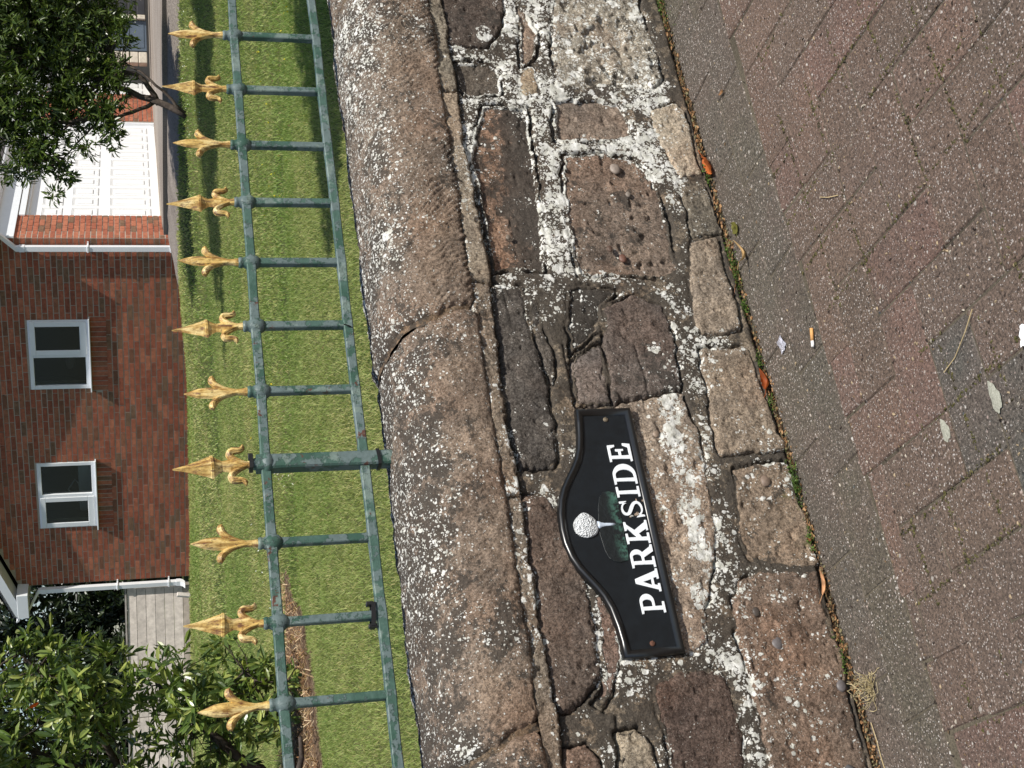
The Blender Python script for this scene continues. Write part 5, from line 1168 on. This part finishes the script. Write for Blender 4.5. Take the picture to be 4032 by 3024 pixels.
limbs = [([ws(2.33, 11.75, .71), ws(2.41, 11.75, .85), ws(2.48, 11.85, 1.00), ws(2.62, 11.9, 1.32), ws(2.85, 12., 1.9)], .036), ([ws(2.44, 11.85, .94), ws(2.64, 11.8, 1.04), ws(2.72, 11.8, 1.22), ws(2.55, 11.9, 1.5), ws(2.35, 11.9, 1.9)], .026), ([ws(2.46, 11.85, .98), ws(2.34, 11.8, 1.2), ws(2.30, 11.8, 1.5), ws(2.1, 11.8, 1.9)], .020), ([ws(2.6, 11.9, 1.3), ws(2.9, 12, 1.5), ws(3.2, 12.1, 1.9)], .020), ([ws(2.37, 11.7, .76), ws(2.62, 11.7, 1.0), ws(2.9, 11.9, 1.35)], .016), ([ws(2.55, 11.9, 1.15), ws(2.4, 11.9, 1.35), ws(2.1, 11.8, 1.6), ws(1.9, 11.7, 1.75)], .016), ([ws(2.30, 11.8, 1.5), ws(2.2, 11.8, 2.1), ws(2.25, 11.8, 2.6)], .02)]
branches(mb, None, limbs, C_, 9, .02, .0035, 3)
for a in mb.v: a -= np.array(b1)
mb.build('branches', M['bark'], s2, True)
# dark evergreens behind the house and fence
def far_tree(name, label, lat, dep, zr0, ell, n, cols, seed, L=.16, W=.05, trunk=.12, group=None, twig=6):
    b = w3(lat, dep, zr0); t = thing(name, label, 'tree', b, group=group); C_, D_ = clusters(ell, n, seed, .55)
    foliage('crown', t, C_, D_, 8, L, W, M['leaf'], cols, seed, 1., .3, np.array(b))
    m = MB(); e0 = ell[0][0]; branches(m, None, [([b, w3(lat, dep, (zr0+e0[2])/2), w3(*e0)], trunk)]+[([w3(lat, dep, (zr0+e0[2])/2), w3(*q[0])], trunk*.5) for q in ell[1:]], C_, seed, .05, .01, twig)
    for a in m.v: a -= np.array(b)
    m.build('trunk', M['bark'], t, True); return t
DG = [(38, 50, 28), (46, 60, 32), (30, 42, 26), (52, 64, 36)]
for i, (la, lb) in enumerate(((-3.6, 'dark conifer rising behind the fence next to the house'), (-5.6, 'dark conifer behind the fence further left, half hidden by the shrub'), (-8.0, 'dark conifer at the far left behind the shrub'))):
    far_tree('conifer_tree', lb, la, 27.5+i*.6, .4, [((la, 27.5, 3.4), (1.5, 1.2, 2.6)), ((la+.5, 27.2, 1.8), (1.3, 1.0, 1.5)), ((la-.6, 27.6, 5.6), (1.2, 1.0, 1.8))], 1500, DG, 30+i, .2, .07, group='dark conifers beyond the fence')
far_tree('yard_tree', 'dark broad tree rising behind the yard wall at the right', 8.2, 29.5, .9, [((8.0, 29.5, 4.2), (3.0, 1.4, 2.4)), ((6.5, 29.4, 2.8), (1.6, 1.2, 1.3))], 1500, DG, 41, .2, .07)
# two trees that stand right of the picture and shade the lawn
far_tree('garden_tree', 'small spreading tree right of the picture that shades the near lawn', 3.9, 5.6, .44, [((2.9, 3.95, 2.55), (.70, .75, .40)), ((3.7, 4.1, 2.9), (1.0, .8, .6)), ((2.2, 4.05, 2.45), (.40, .36, .18)), ((1.9, 4.1, 2.44), (.24, .14, .08))], 2600, GR, 51, .10, .045, .05, twig=9)
far_tree('garden_tree', 'layered tree with flat boughs right of the picture that shades the far lawn', 5.9, 9.3, .6, [((4.9, 9.15, 3.6), (.95, .60, .30)), ((3.75, 9.62, 3.6), (.9, .62, .24)), ((2.95, 9.65, 3.55), (.5, .42, .17)), ((2.3, 9.35, 3.5), (.42, .13, .09)), ((5.8, 9.3, 3.9), (1.0, .7, .5))], 2600, GR, 52, .10, .045, .06, twig=9)

# ------------------------------------------------------------------ grass
def blades(name, lab, n, d0, d1, hgt, wid, seed, tri=True):
    rs = np.random.default_rng(seed); dep = np.sqrt(rs.uniform(d0**2, d1**2, n)); lat = rs.uniform(-.42, .40, n)*dep
    P = LD(lat, dep); x, y = P[:, 0], P[:, 1]; ok = (y > .31) & ~in_poly(lat, dep, P_) 
    dd = edge_dist(lat, dep); ok &= ~((dep > 10) & (lat > 1) & (dd < .38))
    lx = (x-HP[0])*ca+(y-HP[1])*sa; ly = -(x-HP[0])*sa+(y-HP[1])*ca; ok &= ly < -.02
    la2, de2 = lat, dep; ok &= ~((lat > 1.9-.0*dep) & (dep > 13.6) & (dd < .5))
    lat, dep, x, y = lat[ok], dep[ok], x[ok], y[ok]; n = len(x); z = lawn_z(lat, dep)-.004
    pat = fbm(lat*1.3, dep*.55, seed=71); p2 = fbm(x*9, y*9, seed=72, oct=3)
    h = hgt*rs.uniform(.5, 1.25, n)*(1+.35*p2); a = rs.uniform(0, 2*np.pi, n); w_ = wid*rs.uniform(.6, 1.3, n); lean = rs.uniform(.2, 1.4, n)*h
    dx, dy = np.cos(a), np.sin(a); b = rs.uniform(0, 2*np.pi, n); lx_, ly_ = np.cos(b)*lean, np.sin(b)*lean
    V = np.stack([np.c_[x-dx*w_, y-dy*w_, z], np.c_[x+dx*w_, y+dy*w_, z], np.c_[x+dx*w_*.7+lx_*.45, y+dy*w_*.7+ly_*.45, z+h*.62], np.c_[x-dx*w_*.7+lx_*.45, y-dy*w_*.7+ly_*.45, z+h*.62], np.c_[x+lx_, y+ly_, z+h*.95]], 1).reshape(-1, 3)
    bb = np.arange(n)[:, None]*5; Q = bb+np.array([[0, 1, 2, 3]]); T = bb+np.array([[3, 2, 4]])
    g0, g1, g2 = np.array(lin((150, 166, 94))), np.array(lin((186, 182, 124))), np.array(lin((120, 146, 72)))
    bnd = vnoise(dep*2.2, lat*.12, seed=79)*sstep(4, 7, dep)
    k = np.clip(.40+1.1*pat+.5*bnd+.25*rs.normal(size=n), 0, 1)[:, None]; col = g2*(1-k)+g1*k; k2 = (rs.uniform(size=n) < .45)[:, None]; col = np.where(k2, g0, col)*rs.uniform(.75, 1.2, (n, 1))
    st_ = rs.uniform(size=n) < .05; col[st_] = np.array(lin((196, 186, 130)))
    o = link(name, mesh_np(name, V, [T, Q], M['grass'], False, dict(tint=np.repeat(col, 5, 0)))); return tag(o, lab, 'grass', kind='stuff')
blades('grass', 'short green lawn grass close behind the wall', 230000, 3.0, 6.6, .020, .0013, 1)
blades('grass', 'sunlit lawn grass in the middle distance', 190000, 6.6, 12., .024, .0022, 2)
blades('grass', 'lawn grass in front of the house', 130000, 12., 23, .030, .0050, 3)
def edge_tufts():
    rs = np.random.default_rng(5); n = 5200; x = rs.uniform(-.6, 3.4, n); y = .315+np.abs(rs.normal(0, .035, n)); cl_ = vnoise(x*5, x*0, seed=44); ok = cl_ > -.3; x, y, cl_ = x[ok], y[ok], cl_[ok]; n = len(x)
    h = rs.uniform(.03, .11, n)*(.6+.6*np.clip(cl_, 0, 1)); a = rs.uniform(0, 6.28, n); w_ = rs.uniform(.0009, .0018, n); z = np.full(n, .43); ln = h*rs.uniform(.2, .8, n); dx, dy = np.cos(a), np.sin(a)
    V = np.stack([np.c_[x-dy*w_, y+dx*w_, z], np.c_[x+dy*w_, y-dx*w_, z], np.c_[x+dx*ln*.4+dy*w_*.7, y+dy*ln*.4-dx*w_*.7, z+h*.6], np.c_[x+dx*ln*.4-dy*w_*.7, y+dy*ln*.4+dx*w_*.7, z+h*.6], np.c_[x+dx*ln, y+dy*ln, z+h*.9]], 1).reshape(-1, 3)
    bb = np.arange(n)[:, None]*5; col = np.array(lin((136, 156, 84)))*rs.uniform(.7, 1.3, (n, 1)); col[rs.uniform(size=n) < .2] = np.array(lin((190, 180, 124)))
    o = link('grass', mesh_np('grass', V, [bb+np.array([[3, 2, 4]]), bb+np.array([[0, 1, 2, 3]])], M['grass'], False, dict(tint=np.repeat(col, 5, 0)))); tag(o, 'longer untrimmed grass along the back of the wall', 'grass', kind='stuff')
edge_tufts()
# needles and litter on the soil patch, petals and flowers on the lawn
rs = np.random.default_rng(77); n = 9000; lat, dep = rs.uniform(-2.7, -.95, n), rs.uniform(5.5, 7.5, n); ok = in_poly(lat, dep, P_); lat, dep = lat[ok], dep[ok]; n = len(lat); P = LD(lat, dep); a = rs.uniform(0, 6.28, n); L = rs.uniform(.01, .03, n); w_ = .0022
z = lawn_z(lat, dep)+.03; d = np.c_[np.cos(a), np.sin(a), rs.normal(0, .35, n)]*L[:, None]; e2 = np.c_[-np.sin(a), np.cos(a), np.zeros(n)]*w_; p = np.c_[P, z]
V = np.stack([p-d-e2, p-d+e2, p+d+e2, p+d-e2], 1).reshape(-1, 3); cc3 = np.array([lin(c) for c in ((190, 160, 124), (150, 112, 80), (214, 190, 156), (110, 82, 62))])[rs.integers(0, 4, n)]
tag(link('needle_litter', mesh_np('needle_litter', V, np.arange(4*n).reshape(-1, 4), M['litter'], attrs=dict(tint=np.repeat(cc3, 4, 0)))), 'dry brown needle litter over the bare soil patch', 'litter', kind='stuff')
V, C = [], []
def petal(lat, dep, s_, col):
    p = np.array(w3(lat, dep, float(lawn_z(np.array(lat), np.array(dep)))+.03)); 
    for k in range(2):
        a = rs.uniform(0, 6.28); d1 = np.array([math.cos(a), math.sin(a), rs.uniform(.2, .9)])*s_; d2 = np.array([-math.sin(a), math.cos(a), rs.uniform(-.3, .5)])*s_*.6
        V.extend([p-d1*.5, p+d2*.5, p+d1*.6, p-d2*.5]); C.extend([lin(col)]*4)
for k in range(60): petal(rs.uniform(2.2, 3.3), rs.uniform(10.6, 12.3), .012, (226, 232, 214))
for k in range(16): petal(-.98+rs.normal(0, .18), rs.uniform(7.2, 9.2), .013, (228, 230, 222))
for k in range(14): petal(-.42+rs.normal(0, .03), rs.uniform(6.3, 7.4), .011, (226, 224, 210))
for k in range(26): petal(rs.uniform(.9, 1.9), rs.uniform(6.0, 7.6), .012, (206, 196, 60))
for k in range(240): petal(rs.uniform(-1.2, 2.6), rs.uniform(4.2, 11), .012, random.choice([(150, 170, 96), (118, 142, 72), (176, 168, 110), (120, 100, 66)]))
for k in range(8): petal(rs.uniform(-.5, .8), rs.uniform(7, 10), .012, (222, 200, 50))
tag(link('fallen_petals', mesh_np('fallen_petals', np.array(V), np.arange(len(V)).reshape(-1, 4), M['litter'], attrs=dict(tint=np.array(C)))), 'scattered petals, clover leaves and small yellow flowers on the lawn', 'petals', kind='stuff')
